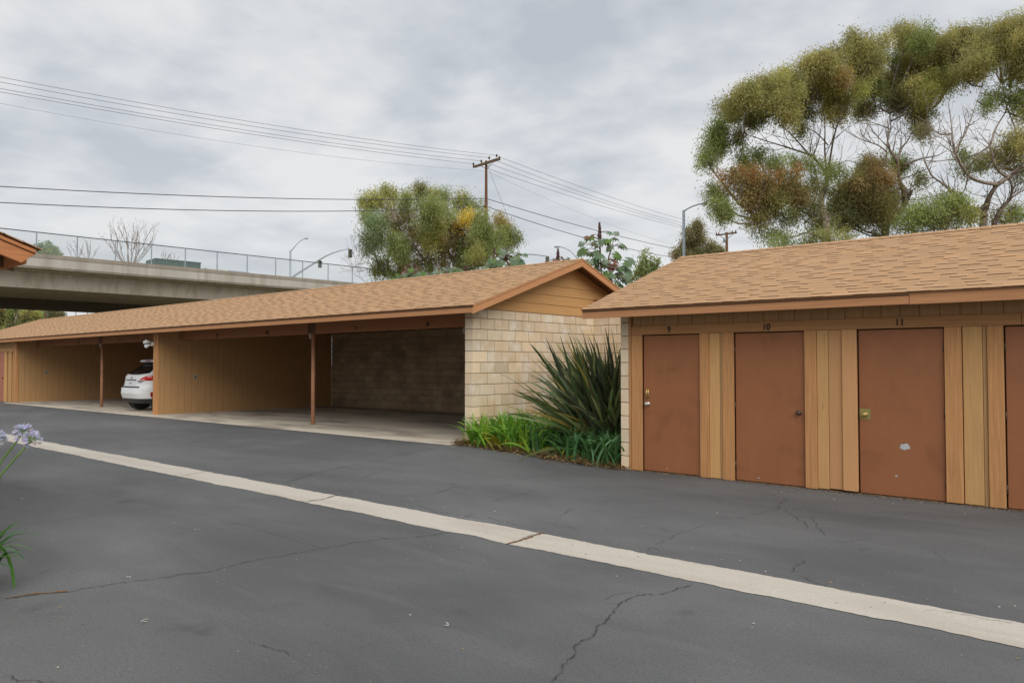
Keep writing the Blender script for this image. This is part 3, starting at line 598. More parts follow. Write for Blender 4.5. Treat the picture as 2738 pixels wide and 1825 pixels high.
# ------------------------------------------------------------------ planting bed
def bed_edge(x):
    return float(np.interp(x, [-9.75, -9.5, -9.0, -8.2, -7.5, -6.8, -6.13], [9.80, 9.76, 9.78, 9.83, 9.84, 9.85, 9.86]))
def sz(x, y): return gz(x, min(y, 9.9))*1.0+.012+.05*sstep(9.8, 10.6, y)
mb = MB(); nx_, ny_ = 60, 60; G = {}
r = random.Random(6)
for i in range(nx_+1):
    x = -9.72+3.6*i/nx_; e = bed_edge(x)+r.uniform(-.03, .03)
    for j in range(ny_+1):
        y = e+(13.95-e)*(j/ny_)**1.5; 
        if x < -9.345: y = min(y, 10.0)
        G[i, j] = len(mb.v); mb.v.append((x, y, sz(x, y)+(r.uniform(-.012, .02) if j else -.03))); mb.c.append((1, 1, 1))
for i in range(nx_):
    for j in range(ny_): mb.f.append([G[i, j], G[i+1, j], G[i+1, j+1], G[i, j+1]]); mb.m.append(0)
tag(mb.build('planting_bed', MAT['soil'], smooth=True), 'brown soil bed between the two buildings', 'planting bed', kind='structure')
# straps: long leaves with a fold, bent by gravity
def strap(mb, base, az, lean, length, width, droop, col, n=7, tipw=.1, twist=0, fold=.25, power=1.0, roll=0):
    p = np.array(base, float); a = lean; h = np.array([math.cos(az), math.sin(az), 0]); sd = np.array([-math.sin(az), math.cos(az), 0])
    vs = []; st = length/n
    for i in range(n+1):
        t = i/n; w = width*(min(1, .55+t*2.2) if t < .5 else max(tipw, 1-((t-.5)/.5)**2.2)); w *= .5
        up = np.array([0, 0, 1.])*math.sin(a)*1+h*-math.cos(a)
        d = h*math.sin(a)+ZZ*math.cos(a); nrm = -h*math.cos(a)+ZZ*math.sin(a)
        s2 = sd*math.cos(roll+twist*t)+nrm*math.sin(roll+twist*t)
        vs += [p+s2*w+nrm*w*fold, p, p-s2*w+nrm*w*fold]
        p = p+d*st; a = min(a+droop/n*(.4+1.2*t**power), 2.75)
    fs = []
    for i in range(n):
        b = 3*i; fs += [(b, b+1, b+4, b+3), (b+1, b+2, b+5, b+4)]
    mb.add(vs, fs, 0, col)
def jit(c, r, k=.18): g = 1+r.uniform(-k, k); return (c[0]*g*(1+r.uniform(-.12, .12)), c[1]*g, c[2]*g*(1+r.uniform(-.2, .2)))
def agapanthus(name, label, base, n, L0, L1, w, cols, seed, groupn, yellow=.12, spread=.1, azr=None):
    r = random.Random(seed); mb = MB(); 
    for i in range(n):
        az = r.uniform(0, 2*math.pi) if azr is None else r.uniform(*azr)
        q = (base[0]+r.gauss(0, spread), base[1]+r.gauss(0, spread), base[2]-.02)
        lean = abs(r.gauss(.26, .28)); Ln = r.uniform(L0, L1); c = jit(r.choice(cols), r)
        if r.random() < yellow: c = jit((.34, .30, .035), r); lean += .7
        strap(mb, q, az, lean, Ln, w*r.uniform(.75, 1.2), r.uniform(.7, 2.0), c, fold=.3, twist=r.uniform(-.6, .6), roll=r.gauss(0, .45))
    o = mb.build(name, MAT['strap_leaf'], smooth=True, colors=True)
    return tag(o, label, 'plant', groupn)
GL = [(.17, .37, .04), (.13, .31, .045), (.25, .42, .045)]; GD = [(.08, .19, .065), (.10, .23, .08), (.065, .16, .055)]
spots = [(-9.08, 9.95, 'light green strap-leaved plant spilling over the carport corner', 1), (-8.85, 10.22, 'light green strap-leaved plant just right of the carport corner', 1), (-8.75, 10.45, 'tall light green strap-leaved plant against the block wall', 1), (-8.45, 10.05, 'light green strap-leaved plant with yellowed leaves over dry litter', 1),
 (-8.15, 10.55, 'upright green strap-leaved plant left of the spiky plant', 1), (-7.85, 10.10, 'green strap-leaved plant at the bed edge below the spiky plant', 0.5), (-7.45, 10.55, 'dark green strap-leaved plant under the spiky leaves', 0), (-7.25, 10.15, 'dark green strap-leaved plant in the middle of the bed edge', 0),
 (-6.85, 10.50, 'dark green strap-leaved plant behind the bed edge by the storage wall', 0), (-6.70, 10.12, 'dark green strap-leaved plant near the storage building corner', 0), (-6.38, 10.45, 'dark green strap-leaved plant touching the storage building', 0), (-6.35, 10.05, 'small dark green strap-leaved plant over bare litter at the storage corner', 0),
 (-8.8, 10.95, 'light green strap-leaved plant behind the front row by the block wall', 1), (-7.9, 10.95, 'green strap-leaved plant behind the front row', .5), (-7.1, 10.9, 'dark strap-leaved plant hidden at the spiky plant foot', 0)]
for i, (x, y, lab, k) in enumerate(spots):
    agapanthus('strap_leaf_plant', lab, (x, y, sz(x, y)), 105 if i != 11 else 55, .42, .70 if k else .62, .040, GL if k == 1 else GD if k == 0 else GL+GD, 40+i, 'strap-leaved plants in the bed', yellow=.16 if k == 1 else .05, spread=.12)
# dry leaf litter
mb = MB(); r = random.Random(9)
for i in range(2600):
    x = r.uniform(-9.5, -6.02); y = bed_edge(x)+abs(r.gauss(0, .28))-.07+(.0 if r.random() < .85 else -abs(r.gauss(0, .09)))
    if x < -9.34 and y > 9.98: continue
    z = sz(x, y)+r.uniform(.0, .04) if y > bed_edge(x) else gz(x, y)+.006
    c = jit(r.choice([(.42, .30, .15), (.30, .18, .08), (.20, .11, .05), (.50, .40, .22)]), r, .3)
    strap(mb, (x, y, z), r.uniform(0, 6.28), r.uniform(1.1, 1.75), r.uniform(.05, .24), r.uniform(.008, .022), r.uniform(-.3, .5), c, n=3)
tag(mb.build('leaf_litter', MAT['dry_leaf'], colors=True), 'dry tan leaf litter along the edge of the planting bed', 'leaf litter', kind='stuff')
# spiky flax with bronze green sword leaves
fx = thing('flax_plant', 'large spiky dark green sword-leaved plant beside the storage building', 'plant', (-7.0, 11.15, sz(-7, 11.15)))
r = random.Random(17); mb = MB(); FB = np.array([-7.05, 11.0, sz(-7, 11.0)])
FC = [(.075, .12, .05), (.11, .165, .06), (.05, .075, .042), (.21, .245, .085), (.085, .09, .05), (.14, .185, .075)]
for i in range(420):
    u = r.random(); az = r.uniform(-math.pi, math.pi)
    # bias the fan towards the open side (left and front)
    if r.random() < .5: az = r.gauss(math.pi+.25, .7)
    lean = abs(r.gauss(.5, .42)); Ln = r.uniform(1.35, 2.25)*(1-.18*max(0, lean-.6))
    q = FB+np.array([r.gauss(0, .16), r.gauss(0, .16), 0])
    if q[0]+math.cos(az)*math.sin(lean+.2)*Ln > -6.2: Ln *= .55; lean *= .4
    c = jit(r.choice(FC), r, .25)
    if r.random() < .07: c = jit((.26, .22, .06), r)
    strap(mb, q, az, lean, Ln, r.uniform(.048, .078), r.uniform(.05, .6)*(1+lean), c, n=8, tipw=.06, fold=.25, roll=r.uniform(-1.5, 1.5), twist=r.uniform(-.5, .5), power=2)
for az, lean, Ln, dr in ((3.3, 1.0, 2.2, .55), (3.5, 1.12, 2.0, .6), (3.75, .9, 1.9, .5), (2.9, .85, 1.9, .3), (3.1, .7, 2.0, .3), (4.2, 1.0, 1.6, 1.4), (5.2, .7, 1.5, 1.9), (4.7, .8, 1.4, 2.2), (3.25, .55, 2.05, .15)):
    strap(mb, FB+np.array([r.gauss(0, .1), r.gauss(0, .1), .02]), az, lean, Ln, .085, dr, jit((.16, .19, .07), r), n=9, tipw=.06, fold=.25, power=2, roll=r.uniform(.6, 1.2))
mb.build('leaves', MAT['sword_leaf'], fx, smooth=True, colors=True)
mb = MB(); r = random.Random(5)
for q in ((-6.85, 11.0), (-7.05, 11.3), (-6.75, 11.35)):
    for k in range(3): strap(mb, (q[0]+r.gauss(0, .1), q[1]+r.gauss(0, .1), FB[2]+r.uniform(.3, .8)), r.uniform(3, 5.5), r.uniform(1.9, 2.6), r.uniform(.25, .5), .05, .4, jit((.42, .36, .25), r), n=4)
mb.build('dead_leaf', MAT['dry_leaf'], fx, colors=True)
mb = MB(); a = Vector((-6.62, 11.1, FB[2]+.5))
stem = [a, a+Vector((.03, .05, .9)), a+Vector((.0, .05, 1.35)), a+Vector((-.02, .05, 1.75)), a+Vector((.0, .05, 2.15))]
mb.tube(stem, [.016, .014, .012, .010, .006], 6)
for z, dx, dz in ((1.35, .32, .42), (1.35, -.12, .2), (1.55, .22, .35), (1.7, -.36, .35), (1.8, .2, .25), (1.5, .36, .2)):
    b = a+Vector((0, .05, z)); mb.tube([b, b+Vector((dx*.6, 0, dz*.5)), b+Vector((dx, 0, dz))], [.008, .007, .004], 5)
mb.build('flower_stalk', MAT['castor_stem'], fx)

# ------------------------------------------------------------------ foreground lily with blue flower heads
ag = thing('agapanthus', 'blue flowering lily with arching leaves cut by the left edge', 'plant', ground(-85, 1580))
gb = ground(-85, 1580); mb = MB(); r = random.Random(31)
toC = math.atan2(RT[1], RT[0])
sm_ = MB(); sm_.add([(gb[0]+(.19+.03*math.sin(5*a))*math.cos(a), gb[1]+(.19+.03*math.cos(3*a))*math.sin(a), .006) for a in [2*math.pi*i/24 for i in range(24)]]+[(gb[0], gb[1], .03)], [(i, (i+1) % 24, 24) for i in range(24)]); tag(sm_.build('soil_patch', MAT['soil'], smooth=True), 'small soil patch under the blue lily', 'soil', kind='structure')
for i in range(38):
    az = r.uniform(0, 2*math.pi) if i < 22 else toC+r.gauss(0, .7)
    strap(mb, gb+np.array([r.gauss(0, .09), r.gauss(0, .09), -.01]), az, abs(r.gauss(.25, .2)), r.uniform(.45, .72), .032, r.uniform(1.5, 2.6), jit(r.choice([(.06, .17, .025), (.09, .22, .035), (.04, .12, .03)]), r), n=9, fold=.3)
mb.build('leaves', MAT['strap_leaf'], ag, smooth=True, colors=True)
def umbel(hu, hv, du, dv, D, rad, seed):
    r = random.Random(seed); h = at(hu, hv, D); e = at(du, dv, D); st = MB()
    fh = MB()
    lowp = gb+np.array([r.gauss(0, .05), r.gauss(0, .05), 0])
    ctrl = [Vector(lowp), Vector(.5*lowp+.5*e)+Vector((0, 0, .0)), Vector(e), Vector(.5*(e+h)), Vector(h)]
    st.tube(ctrl, [.009, .008, .0075, .007, .006], 7); st.build('flower_stem', MAT['stem_green'], ag, smooth=True)
    for i in range(34):
        d = unit(np.array([r.gauss(0, 1), r.gauss(0, 1), r.gauss(.25, .8)])); ln = rad*r.uniform(.6, .95)
        p0 = h+d*.01; p1 = h+d*ln*.62; p2 = h+d*ln
        fh.tube([p0, p1], [.0016, .0018], 4, 1)
        sd = unit(np.cross(d, [.3, .2, 1])); s2 = np.cross(d, sd); c = jit((.58, .58, .80), r, .18)
        for k in range(5):
            a = 2*math.pi*k/5+r.random(); o = sd*math.cos(a)+s2*math.sin(a); w = np.cross(d, o)*.0065; tip = p2+o*.017+d*.012
            fh.add([p1, p1*.4+p2*.6+w+o*.006, tip, p1*.4+p2*.6-w+o*.006], [(0, 1, 2, 3)], 0, c)
    fh.build('flower_head', [MAT['petal'], MAT['stem_green']], ag, colors=True)
plain('stem_green', (.13, .22, .05), .5)
umbel(62, 1156, 0, 1238, 5.25, .072, 2); umbel(84, 1176, 0, 1272, 5.15, .072, 3); umbel(-14, 1168, -60, 1260, 5.3, .08, 4)

# ------------------------------------------------------------------ small debris on the driveway
mb = MB(); r = random.Random(77)
for u, v, w in ((106, 243, 14), (752, 345, 10), (950, 390, 8), (1330, 556, 8), (1192, 410, 6), (240, 815, 8), (310, 829, 8), (380, 758, 7), (60, 848, 8), (330, 880, 6), (695, 832, 16), (1500, 988, 6), (2160, 850, 14), (2237, 970, 8), (2075, 932, 4), (1070, 647, 7), (530, 501, 6), (776, 807, 5), (630, 622, 10), (1920, 482, 5)):
    p = ground(u/1.81, 1200+v/1.81); white = w > 13 or v in (390, 622)
    for k in range(3 if white else 1):
        strap(mb, p+np.array([r.gauss(0, .015), r.gauss(0, .015), .006]), r.uniform(0, 6.28), 1.45, w*.0026, .008, .3, (.6, .56, .48) if white else jit((.36, .22, .12), r), n=3)
for i in range(420):
    x, y = r.uniform(-9, 1.0), r.choice((r.uniform(1.2, 9.5), r.gauss(5.8, .25), r.uniform(9.3, 9.85)))
    k = r.uniform(.004, .011); c = jit(r.choice([(.5, .47, .40), (.36, .24, .13), (.22, .2, .18)]), r, .3); z = gz(x, y)
    mb.add([(x-k, y, z+.004), (x, y-k*.7, z+.004), (x+k, y, z+.004), (x, y+k*.7, z+.004), (x, y, z+.004+k*.6)], [(0, 1, 4), (1, 2, 4), (2, 3, 4), (3, 0, 4)], 0, c)
for i in range(1500):
    x = r.uniform(-6.0, 1.8) if i < 900 else r.uniform(-30, -9.6); y = 9.875-abs(r.gauss(0, .035)) if i < 900 else 9.565-abs(r.gauss(0, .03))
    k = r.uniform(.004, .012); c = jit(r.choice([(.10, .075, .05), (.16, .12, .08), (.06, .05, .04), (.30, .24, .16)]), r, .3); z = gz(x, y)
    mb.add([(x-k, y, z+.003), (x, y-k*.7, z+.003), (x+k, y, z+.003), (x, y+k*.7, z+.003), (x, y, z+.003+k*.7)], [(0, 1, 4), (1, 2, 4), (2, 3, 4), (3, 0, 4)], 0, c)
tag(mb.build('debris', MAT['dry_leaf'], colors=True), 'scattered dry leaves and pebbles on the driveway', 'debris', kind='stuff')

# ------------------------------------------------------------------ white car in the left bay
CARX, CARY, CARZ = -24.12, 10.14, .112
car = thing('parked_car', 'white crossover wagon parked nose-in in the carport bay', 'car', (CARX, CARY, CARZ))
LV = [(.27, .16, 4.45, .82), (.36, .06, 4.60, .885), (.55, .0, 4.66, .905), (.72, .015, 4.66, .91), (.80, .10, 4.63, .905), (.95, .13, 4.5, .90), (1.06, .15, 3.5, .885), (1.12, .19, 3.3, .865), (1.20, .30, 3.05, .82), (1.36, .52, 2.7, .74), (1.50, .76, 2.4, .67), (1.565, .86, 2.3, .62), (1.60, 1.05, 2.1, .54), (1.615, 1.3, 1.9, .40)]
LZ = [l[0] for l in LV]
def csurf(th, z, off=0):
    y0, y1, hw = (np.interp(z, LZ, [l[k] for l in LV]) for k in (1, 2, 3))
    n = 5.0; c, s_ = math.cos(th), math.sin(th); k = (abs(c)**n+abs(s_)**n)**(-1/n)
    ym, hy = (y0+y1)/2, (y1-y0)/2
    x, y = c*k*hw, s_*k*hy
    nr = unit(np.array([math.copysign(abs(c*k)**(n-1), c)/hw, math.copysign(abs(s_*k)**(n-1), s_)/hy, .0001]))
    return np.array([CARX+x, CARY+ym+y, CARZ+z])+nr*off
def patch(name, mat, th0, th1, z0, z1, off, parent=None, nth=10, nz=4, lab=None):
    mb = MB(); z0f = z0 if callable(z0) else lambda t: z0
    z1f = z1 if callable(z1) else lambda t: z1
    for i in range(nth+1):
        t = i/nth; th = th0+(th1-th0)*t
        for j in range(nz+1): mb.v.append(tuple(csurf(th, z0f(t)+(z1f(t)-z0f(t))*j/nz, off))); mb.c.append((1, 1, 1))
    for i in range(nth):
        for j in range(nz): mb.f.append([i*(nz+1)+j, (i+1)*(nz+1)+j, (i+1)*(nz+1)+j+1, i*(nz+1)+j+1]); mb.m.append(0)
    return mb.build(name, MAT[mat], parent or car, smooth=True, label=lab)
mb = MB(); NT = 72; zs = sorted(set(LZ+list(np.arange(.28, 1.6, .05))))
tw = [2*math.pi*i/NT for i in range(NT)]
for z in zs:
    for t in tw: mb.v.append(tuple(csurf(t, z))); mb.c.append((1, 1, 1))
for j in range(len(zs)-1):
    for i in range(NT): mb.f.append([j*NT+i, j*NT+(i+1) % NT, (j+1)*NT+(i+1) % NT, (j+1)*NT+i]); mb.m.append(0)
mb.f.append([(len(zs)-1)*NT+i for i in range(NT)]); mb.m.append(0); mb.f.append([i for i in range(NT)][::-1]); mb.m.append(0)
mb.build('body', MAT['car_paint'], car, smooth=True)
HP = math.pi/2
def thx(xf):  # angle on the rear face for a lateral fraction -1..1
    return -HP+math.atan(xf*1.0)*(1.0) if False else math.atan2(-2.2, xf*1.0)
def rth(x, z):
    lo, hi = -math.pi, 0
    for _ in range(40):
        m_ = (lo+hi)/2
        if csurf(m_, z)[0]-CARX < x: lo = m_
        else: hi = m_
    return (lo+hi)/2
patch('rear_window', 'car_glass', rth(-.62, 1.3), rth(.62, 1.3), lambda t: 1.135+.05*abs(2*t-1)**3, 1.55, .006, nth=20)
patch('side_window', 'car_glass', -.72, .62, 1.13, 1.50, .006, nth=30); patch('side_window', 'car_glass', math.pi-.62, math.pi+.72, 1.13, 1.50, .006, nth=30)
for sg in (1, -1):
    a, b = rth(sg*.50, 1.0), rth(sg*.885, 1.0); b2 = -.60 if sg > 0 else -math.pi+.60
    tl = patch('tail_light', 'lamp_red', a, b2, lambda t: .945+.02*t, lambda t: .985+.125*min(1, t*2.2), .010, nth=24)
    patch('lamp_lens', 'lamp_clear', a, a+(b2-a)*.34, lambda t: .952, lambda t: .972+.02*t, .014, tl, nth=8)
    patch('reflector', 'reflector', rth(sg*.80, .5), rth(sg*.845, .5), .44, .60, .008)
patch('lower_skirt', 'car_dark', -math.pi, math.pi, .255, .40, .010, nth=80)
patch('bumper_step', 'car_dark', rth(-.62, .745), rth(.60, .745), .735, .775, .012, nth=16)
patch('handle_strip', 'car_dark', rth(-.36, .97), rth(.33, .97), .955, .985, .014, nth=10)
patch('tailgate_recess', 'car_paint', rth(-.34, .9), rth(.31, .9), .80, .95, .006, nth=10)
bd = patch('badge', 'plate_blue', rth(-.045, 1.04), rth(.045, 1.04), 1.015, 1.06, .012, nth=6)
lp = boxpart('licence_plate', 'plate_white', car, (CARX-.17, CARX+.135, CARY+.105, CARY+.118, CARZ+.79, CARZ+.945))
text('plate_number', 'ZX331', .075, (CARX-.017, CARY+.1035, CARZ+.865), lp, 'plate_blue', ext=.001)
for x0, x1, z in ((.40, .66, .935), (.46, .62, .90), (-.66, -.46, .935), (-.62, -.5, .90)): patch('nameplate', 'car_dark', rth(x0, z), rth(x1, z), z-.008, z+.008, .011, nth=5)
mb = MB(); mb.hexa([(CARX-.60, CARY+.64, CARZ+1.525), (CARX+.60, CARY+.64, CARZ+1.525), (CARX+.60, CARY+1.05, CARZ+1.57), (CARX-.60, CARY+1.05, CARZ+1.57), (CARX-.57, CARY+.66, CARZ+1.59), (CARX+.57, CARY+.66, CARZ+1.59), (CARX+.54, CARY+1.05, CARZ+1.63), (CARX-.54, CARY+1.05, CARZ+1.63)])
spo = mb.build('spoiler', MAT['car_paint'], car, bevel=.012); boxpart('brake_light', 'reflector', spo, (CARX-.18, CARX+.18, CARY+.634, CARY+.644, CARZ+1.545, CARZ+1.572))
mb = MB(); mb.tube([(CARX-.25, CARY+.36, CARZ+1.17), (CARX-.1, CARY+.28, CARZ+1.175), (CARX+.2, CARY+.30, CARZ+1.19)], [.012, .02, .008], 6); mb.build('wiper', MAT['car_dark'], car)
for sg in (1, -1):
    mb = MB(); mb.tube([(CARX+sg*.50, CARY+1.1, CARZ+1.60), (CARX+sg*.50, CARY+1.2, CARZ+1.67), (CARX+sg*.50, CARY+2.3, CARZ+1.67), (CARX+sg*.50, CARY+2.4, CARZ+1.60)], .018, 6); mb.build('roof_rail', MAT['car_dark'], car)
    for wy in (.74, 3.45):
        c0 = Vector((CARX+sg*.80, CARY+wy, CARZ+.335)); mb = MB()
        mb.tube([c0+Vector((-sg*.12, 0, 0)), c0+Vector((-sg*.11, 0, 0)), c0+Vector((sg*.09, 0, 0)), c0+Vector((sg*.115, 0, 0))], [.29, .335, .335, .29], 32); w_ = mb.build('wheel', MAT['tyre'], car, smooth=False)
        mb = MB(); mb.tube([c0+Vector((sg*.10, 0, 0)), c0+Vector((sg*.118, 0, 0))], [.20, .20], 24, 1)
        for k in range(5):
            a = 2*math.pi*k/5; mb.bar(c0+Vector((sg*.122, 0, 0)), c0+Vector((sg*.122, .195*math.cos(a), .195*math.sin(a))), .05, .02, 0, up=(1, 0, 0))
        mb.build('rim', [MAT['galvanised'], MAT['car_dark']], w_)
        mb = MB(); mb.tube([c0+Vector((-sg*.2, 0, 0)), c0+Vector((sg*.1085, 0, 0))], [.33, .33], 28); mb.build('wheel_arch', MAT['car_dark'], car)

# ------------------------------------------------------------------ freeway overpass
BD = np.array([.106, .9944, 0.]); BN = np.array([-.9944, .106, 0.]); BP = np.array([-70.615, 22.12, 0.])
def bt(t, n_, z): p = BP+BD*t+BN*n_; return (p[0], p[1], z-.0063*t)
br = thing('overpass', 'weathered concrete freeway overpass crossing behind the carport roof', 'bridge', bt(0, 0, 0))
def prism(name, mat, prof, t0, t1, parent, seg=1):
    mb = MB(); n = len(prof)
    for k in range(seg):
        a, b = t0+(t1-t0)*k/seg, t0+(t1-t0)*(k+1)/seg
        mb.add([bt(a, *p) for p in prof]+[bt(b, *p) for p in prof], [(i, (i+1) % n, n+(i+1) % n, n+i) for i in range(n)]+([tuple(range(n))[::-1]] if k == 0 else [])+([tuple(range(n, 2*n))] if k == seg-1 else []))
    return mb.build(name, MAT[mat], parent)
T0, T1 = -45, 130
bar_ = prism('barrier', 'bridge_barrier', [(.03, 9.62), (0, 9.66), (.0, 10.365), (.06, 10.365), (.40, 10.365), (.40, 9.62)], T0, T1, br)
prism('barrier_cap', 'bridge_cap', [(-.03, 10.385), (-.03, 10.72), (.36, 10.72), (.40, 10.385)], T0, T1, bar_)
prism('barrier', 'bridge_barrier', [(34, 9.60), (34, 10.72), (34.4, 10.72), (34.4, 9.60)], T0, T1, br)
prism('deck', 'bridge_girder', [(.03, 9.61), (.10, 9.50), (1.7, 9.28), (32.7, 9.28), (34.4, 9.59)], T0, T1, br)
prism('girder', 'bridge_girder', [(1.72, 9.275), (2.15, 7.97), (13.6, 7.92), (14.4, 9.275)], T0, T1, br)
prism('girder', 'bridge_shaded', [(16.2, 9.275), (16.6, 7.90), (31.6, 7.90), (32.7, 9.275)], T0, T1, br)
for t in (108,):
    mb = MB(); mb.hexa([bt(t, 3, -.5), bt(t, 31, -.5), bt(t+2, 31, -.5), bt(t+2, 3, -.5), bt(t, 3, 8.3), bt(t, 31, 8.3), bt(t+2, 31, 8.3), bt(t+2, 3, 8.3)]); mb.build('abutment', MAT['bridge_girder'], br)
for n_ in (8, 24):
    mb = MB(); mb.tube([bt(66, n_, -.4), bt(66, n_, 8.3)], 1.0, 16); mb.build('pier', MAT['bridge_girder'], br)
cf = thing('chain_link_fence', 'tall chain link fence on top of the overpass barrier', 'fence', bt(0, .1, 10.7))
mb = MB(); mb.tube([bt(-40, .12, 12.53), bt(60, .12, 12.53), bt(110, .12, 12.53)], .042, 6); mb.build('top_rail', MAT['rail_dark'], cf)
for k in range(-10, 24):
    t = k*3.05+.1
    mb = MB(); mb.tube([bt(t, .12, 10.70), bt(t, .12, 12.50)], .055, 6); mb.build('fence_post', MAT['galvanised'], cf)
mb = MB(); mb.add([bt(-40, .15, 10.72), bt(110, .15, 10.72), bt(110, .15, 12.52), bt(-40, .15, 12.52)], [(0, 1, 2, 3)]); mb.build('wire_mesh', MAT['chain_link'], cf)
# vehicles crossing the bridge: the tops that show over the barrier
def onbridge(u, n_, z):        # distance t along the bridge at which the line n_ appears at photo column u
    lo, hi = -30, 150
    for _ in range(50):
        m_ = (lo+hi)/2; p = np.array(bt(m_, n_, z))-CC; uu = CX+F*(p@RT)/(p@FW)
        if uu < u: lo = m_
        else: hi = m_
    return (lo+hi)/2
zd = 9.3
tr = thing('container_truck', 'dark green container truck crossing the overpass', 'truck', bt(9, 6.5, zd))
def tbox(name, mat, parent, t0, t1, n0, n1, z0, z1):
    mb = MB(); mb.hexa([bt(t0, n0, z0), bt(t0, n1, z0), bt(t1, n1, z0), bt(t1, n0, z0), bt(t0, n0, z1), bt(t0, n1, z1), bt(t1, n1, z1), bt(t1, n0, z1)]); return mb.build(name, MAT[mat], parent, bevel=.02)
ta, tb = onbridge(413, 5.2, 12.2), onbridge(537, 5.2, 12.2)
ZT = 11.98
bx = tbox('container', 'container_green', tr, ta, tb, 5.2, 7.7, zd+1.0, ZT)
k = ta+.3
while k < tb-.1: tbox('rib', 'container_green', bx, k, k+.08, 5.13, 5.195, zd+1.0, ZT-.1); k += 1.05
tbox('top_edge', 'container_green', bx, ta-.03, tb+.03, 5.12, 5.195, ZT-.09, ZT+.03); tbox('chassis', 'car_dark', tr, ta, tb+3.4, 5.4, 7.5, zd+.75, zd+.98); tbox('cab', 'truck_white', tr, tb+.6, tb+2.9, 5.2, 7.6, zd+.9, 11.55)
for t in (ta+1, ta+2.2, tb+2.2):
    for n_ in (5.3, 7.3):
        mb = MB(); mb.tube([bt(t, n_, zd+.5), bt(t, n_+.3, zd+.5)], .5, 14); mb.build('wheel', MAT['tyre'], tr)
t0c = onbridge(550, 6.5, 11.2)
vn = thing('delivery_van', 'pale van roof just showing above the overpass barrier', 'van', bt(t0c, 6.5, zd))
mb = MB(); pr = [(0, zd+.4), (0, 11.42), (.3, 11.52), (4.2, 11.50), (5.2, zd+1.5), (6.3, zd+1.25), (6.4, zd+.4)]
mb.add([bt(t0c+a, 5.4, z) for a, z in pr]+[bt(t0c+a, 7.3, z) for a, z in pr], [tuple(range(7)), tuple(range(7, 14))[::-1]]+[(i, 7+i, 7+(i+1) % 7, (i+1) % 7) for i in range(7)]); mb.build('body', MAT['galvanised'], vn, bevel=.06)
for t in (1.1, 5.2):
    for n_ in (5.3, 7.1):
        mb = MB(); mb.tube([bt(t0c+t, n_, zd+.36), bt(t0c+t, n_+.25, zd+.36)], .36, 14); mb.build('wheel', MAT['tyre'], vn)

# ------------------------------------------------------------------ street lamps and traffic signals
def V3(p): return Vector([float(x) for x in p])
def lamp(label, D, top, arm, head, r0, zb=0.0, group='street lamps', r1=.05):
    b = at(top[0], top[1], D); o = thing('street_lamp', label, 'street lamp', (b[0], b[1], zb), group)
    mb = MB(); mb.tube([(b[0], b[1], zb), V3(b)], [r0*1.25, r0], 10); mb.build('pole', MAT['galvanised'], o, smooth=True)
    pts = [at(u, v, D) for u, v in arm]; mb = MB(); mb.tube(pts, [r1*1.3]+[r1]*(len(pts)-1), 8); mb.build('arm', MAT['galvanised'], o, smooth=True)
    a, c = V3(at(head[0], head[1], D)), V3(at(head[2], head[3], D)); mb = MB(); mb.tube([a, a+(c-a)*.3, a+(c-a)*.8, c], [.06, .14, .13, .05], 8); mb.build('lamp_head', MAT['galvanised'], o, smooth=True)
lamp('street lamp with curved arm standing behind the overpass fence', 96, (776.5, 670), [(776.5, 673), (790, 657), (800, 646), (811, 639.5), (818, 637)], (815, 637.5, 824, 637), .12)
lamp('tall street lamp in front of the small brown tree', 46, (1828, 562), [(1828, 566), (1835, 560), (1850, 552), (1868, 546), (1884, 543.5)], (1880, 544, 1892, 543), .085, r1=.04)
lamp('street lamp arm curving over from behind the castor bean plant', 88, (1548, 700), [(1548, 700), (1538, 684), (1525, 671), (1510, 663), (1496, 659.5)], (1497, 659.5, 1482, 660), .10)
def signal(parent, u, v, D, hpx, turn):
    c = at(u, v, D); h = hpx/F*D; w = h*.36
    fwd = np.array([math.cos(turn), math.sin(turn), 0.]); sd = np.array([-fwd[1], fwd[0], 0])
    Q = lambda f, s_, z: c+fwd*f+sd*s_+ZZ*z
    mb = MB(); mb.hexa([Q(-.12, -w/2, -h/2), Q(.12, -w/2, -h/2), Q(.12, w/2, -h/2), Q(-.12, w/2, -h/2), Q(-.12, -w/2, h/2), Q(.12, -w/2, h/2), Q(.12, w/2, h/2), Q(-.12, w/2, h/2)])
    o = mb.build('signal_head', MAT['signal_body'], parent, bevel=.02)
    for k in (-1, 0, 1):
        mb = MB(); z = k*h*.31; mb.tube([Q(.12, 0, z), Q(.34, 0, z-.02)], [h*.135, h*.12], 12, cap=True); mb.build('visor', MAT['signal_visor'], o)
ts = thing('traffic_signal', 'traffic signal on a long curved mast arm beyond the overpass', 'traffic signal', (*at(770, 760, 96)[:2], 0))
b = at(768, 752, 96); mb = MB(); mb.tube([(b[0], b[1], 0), V3(b)], [.17, .13], 10); mb.build('pole', MAT['galvanised'], ts, smooth=True)
mb = MB(); mb.tube([at(u, v, 96) for u, v in ((768, 752), (790, 735), (820, 716), (850, 697), (870, 685), (890, 676), (910, 670), (934, 665))], [.15, .14, .13, .115, .10, .085, .075, .06], 8); mb.build('mast_arm', MAT['galvanised'], ts, smooth=True)
signal(ts, 854.5, 706, 95.8, 19.5, YAW*0+math.atan2(RT[1], RT[0])-.5); signal(ts, 935.5, 677.5, 95.8, 23, math.atan2(RT[1], RT[0])-.5)
ts = thing('traffic_signal', 'traffic signal on a straight arm just left of the carport ridge end', 'traffic signal', (*at(1380, 690, 100)[:2], 0))
b = at(1380, 682, 100); mb = MB(); mb.tube([(b[0], b[1], 0), V3(b)], [.15, .11], 10); mb.build('pole', MAT['galvanised'], ts, smooth=True)
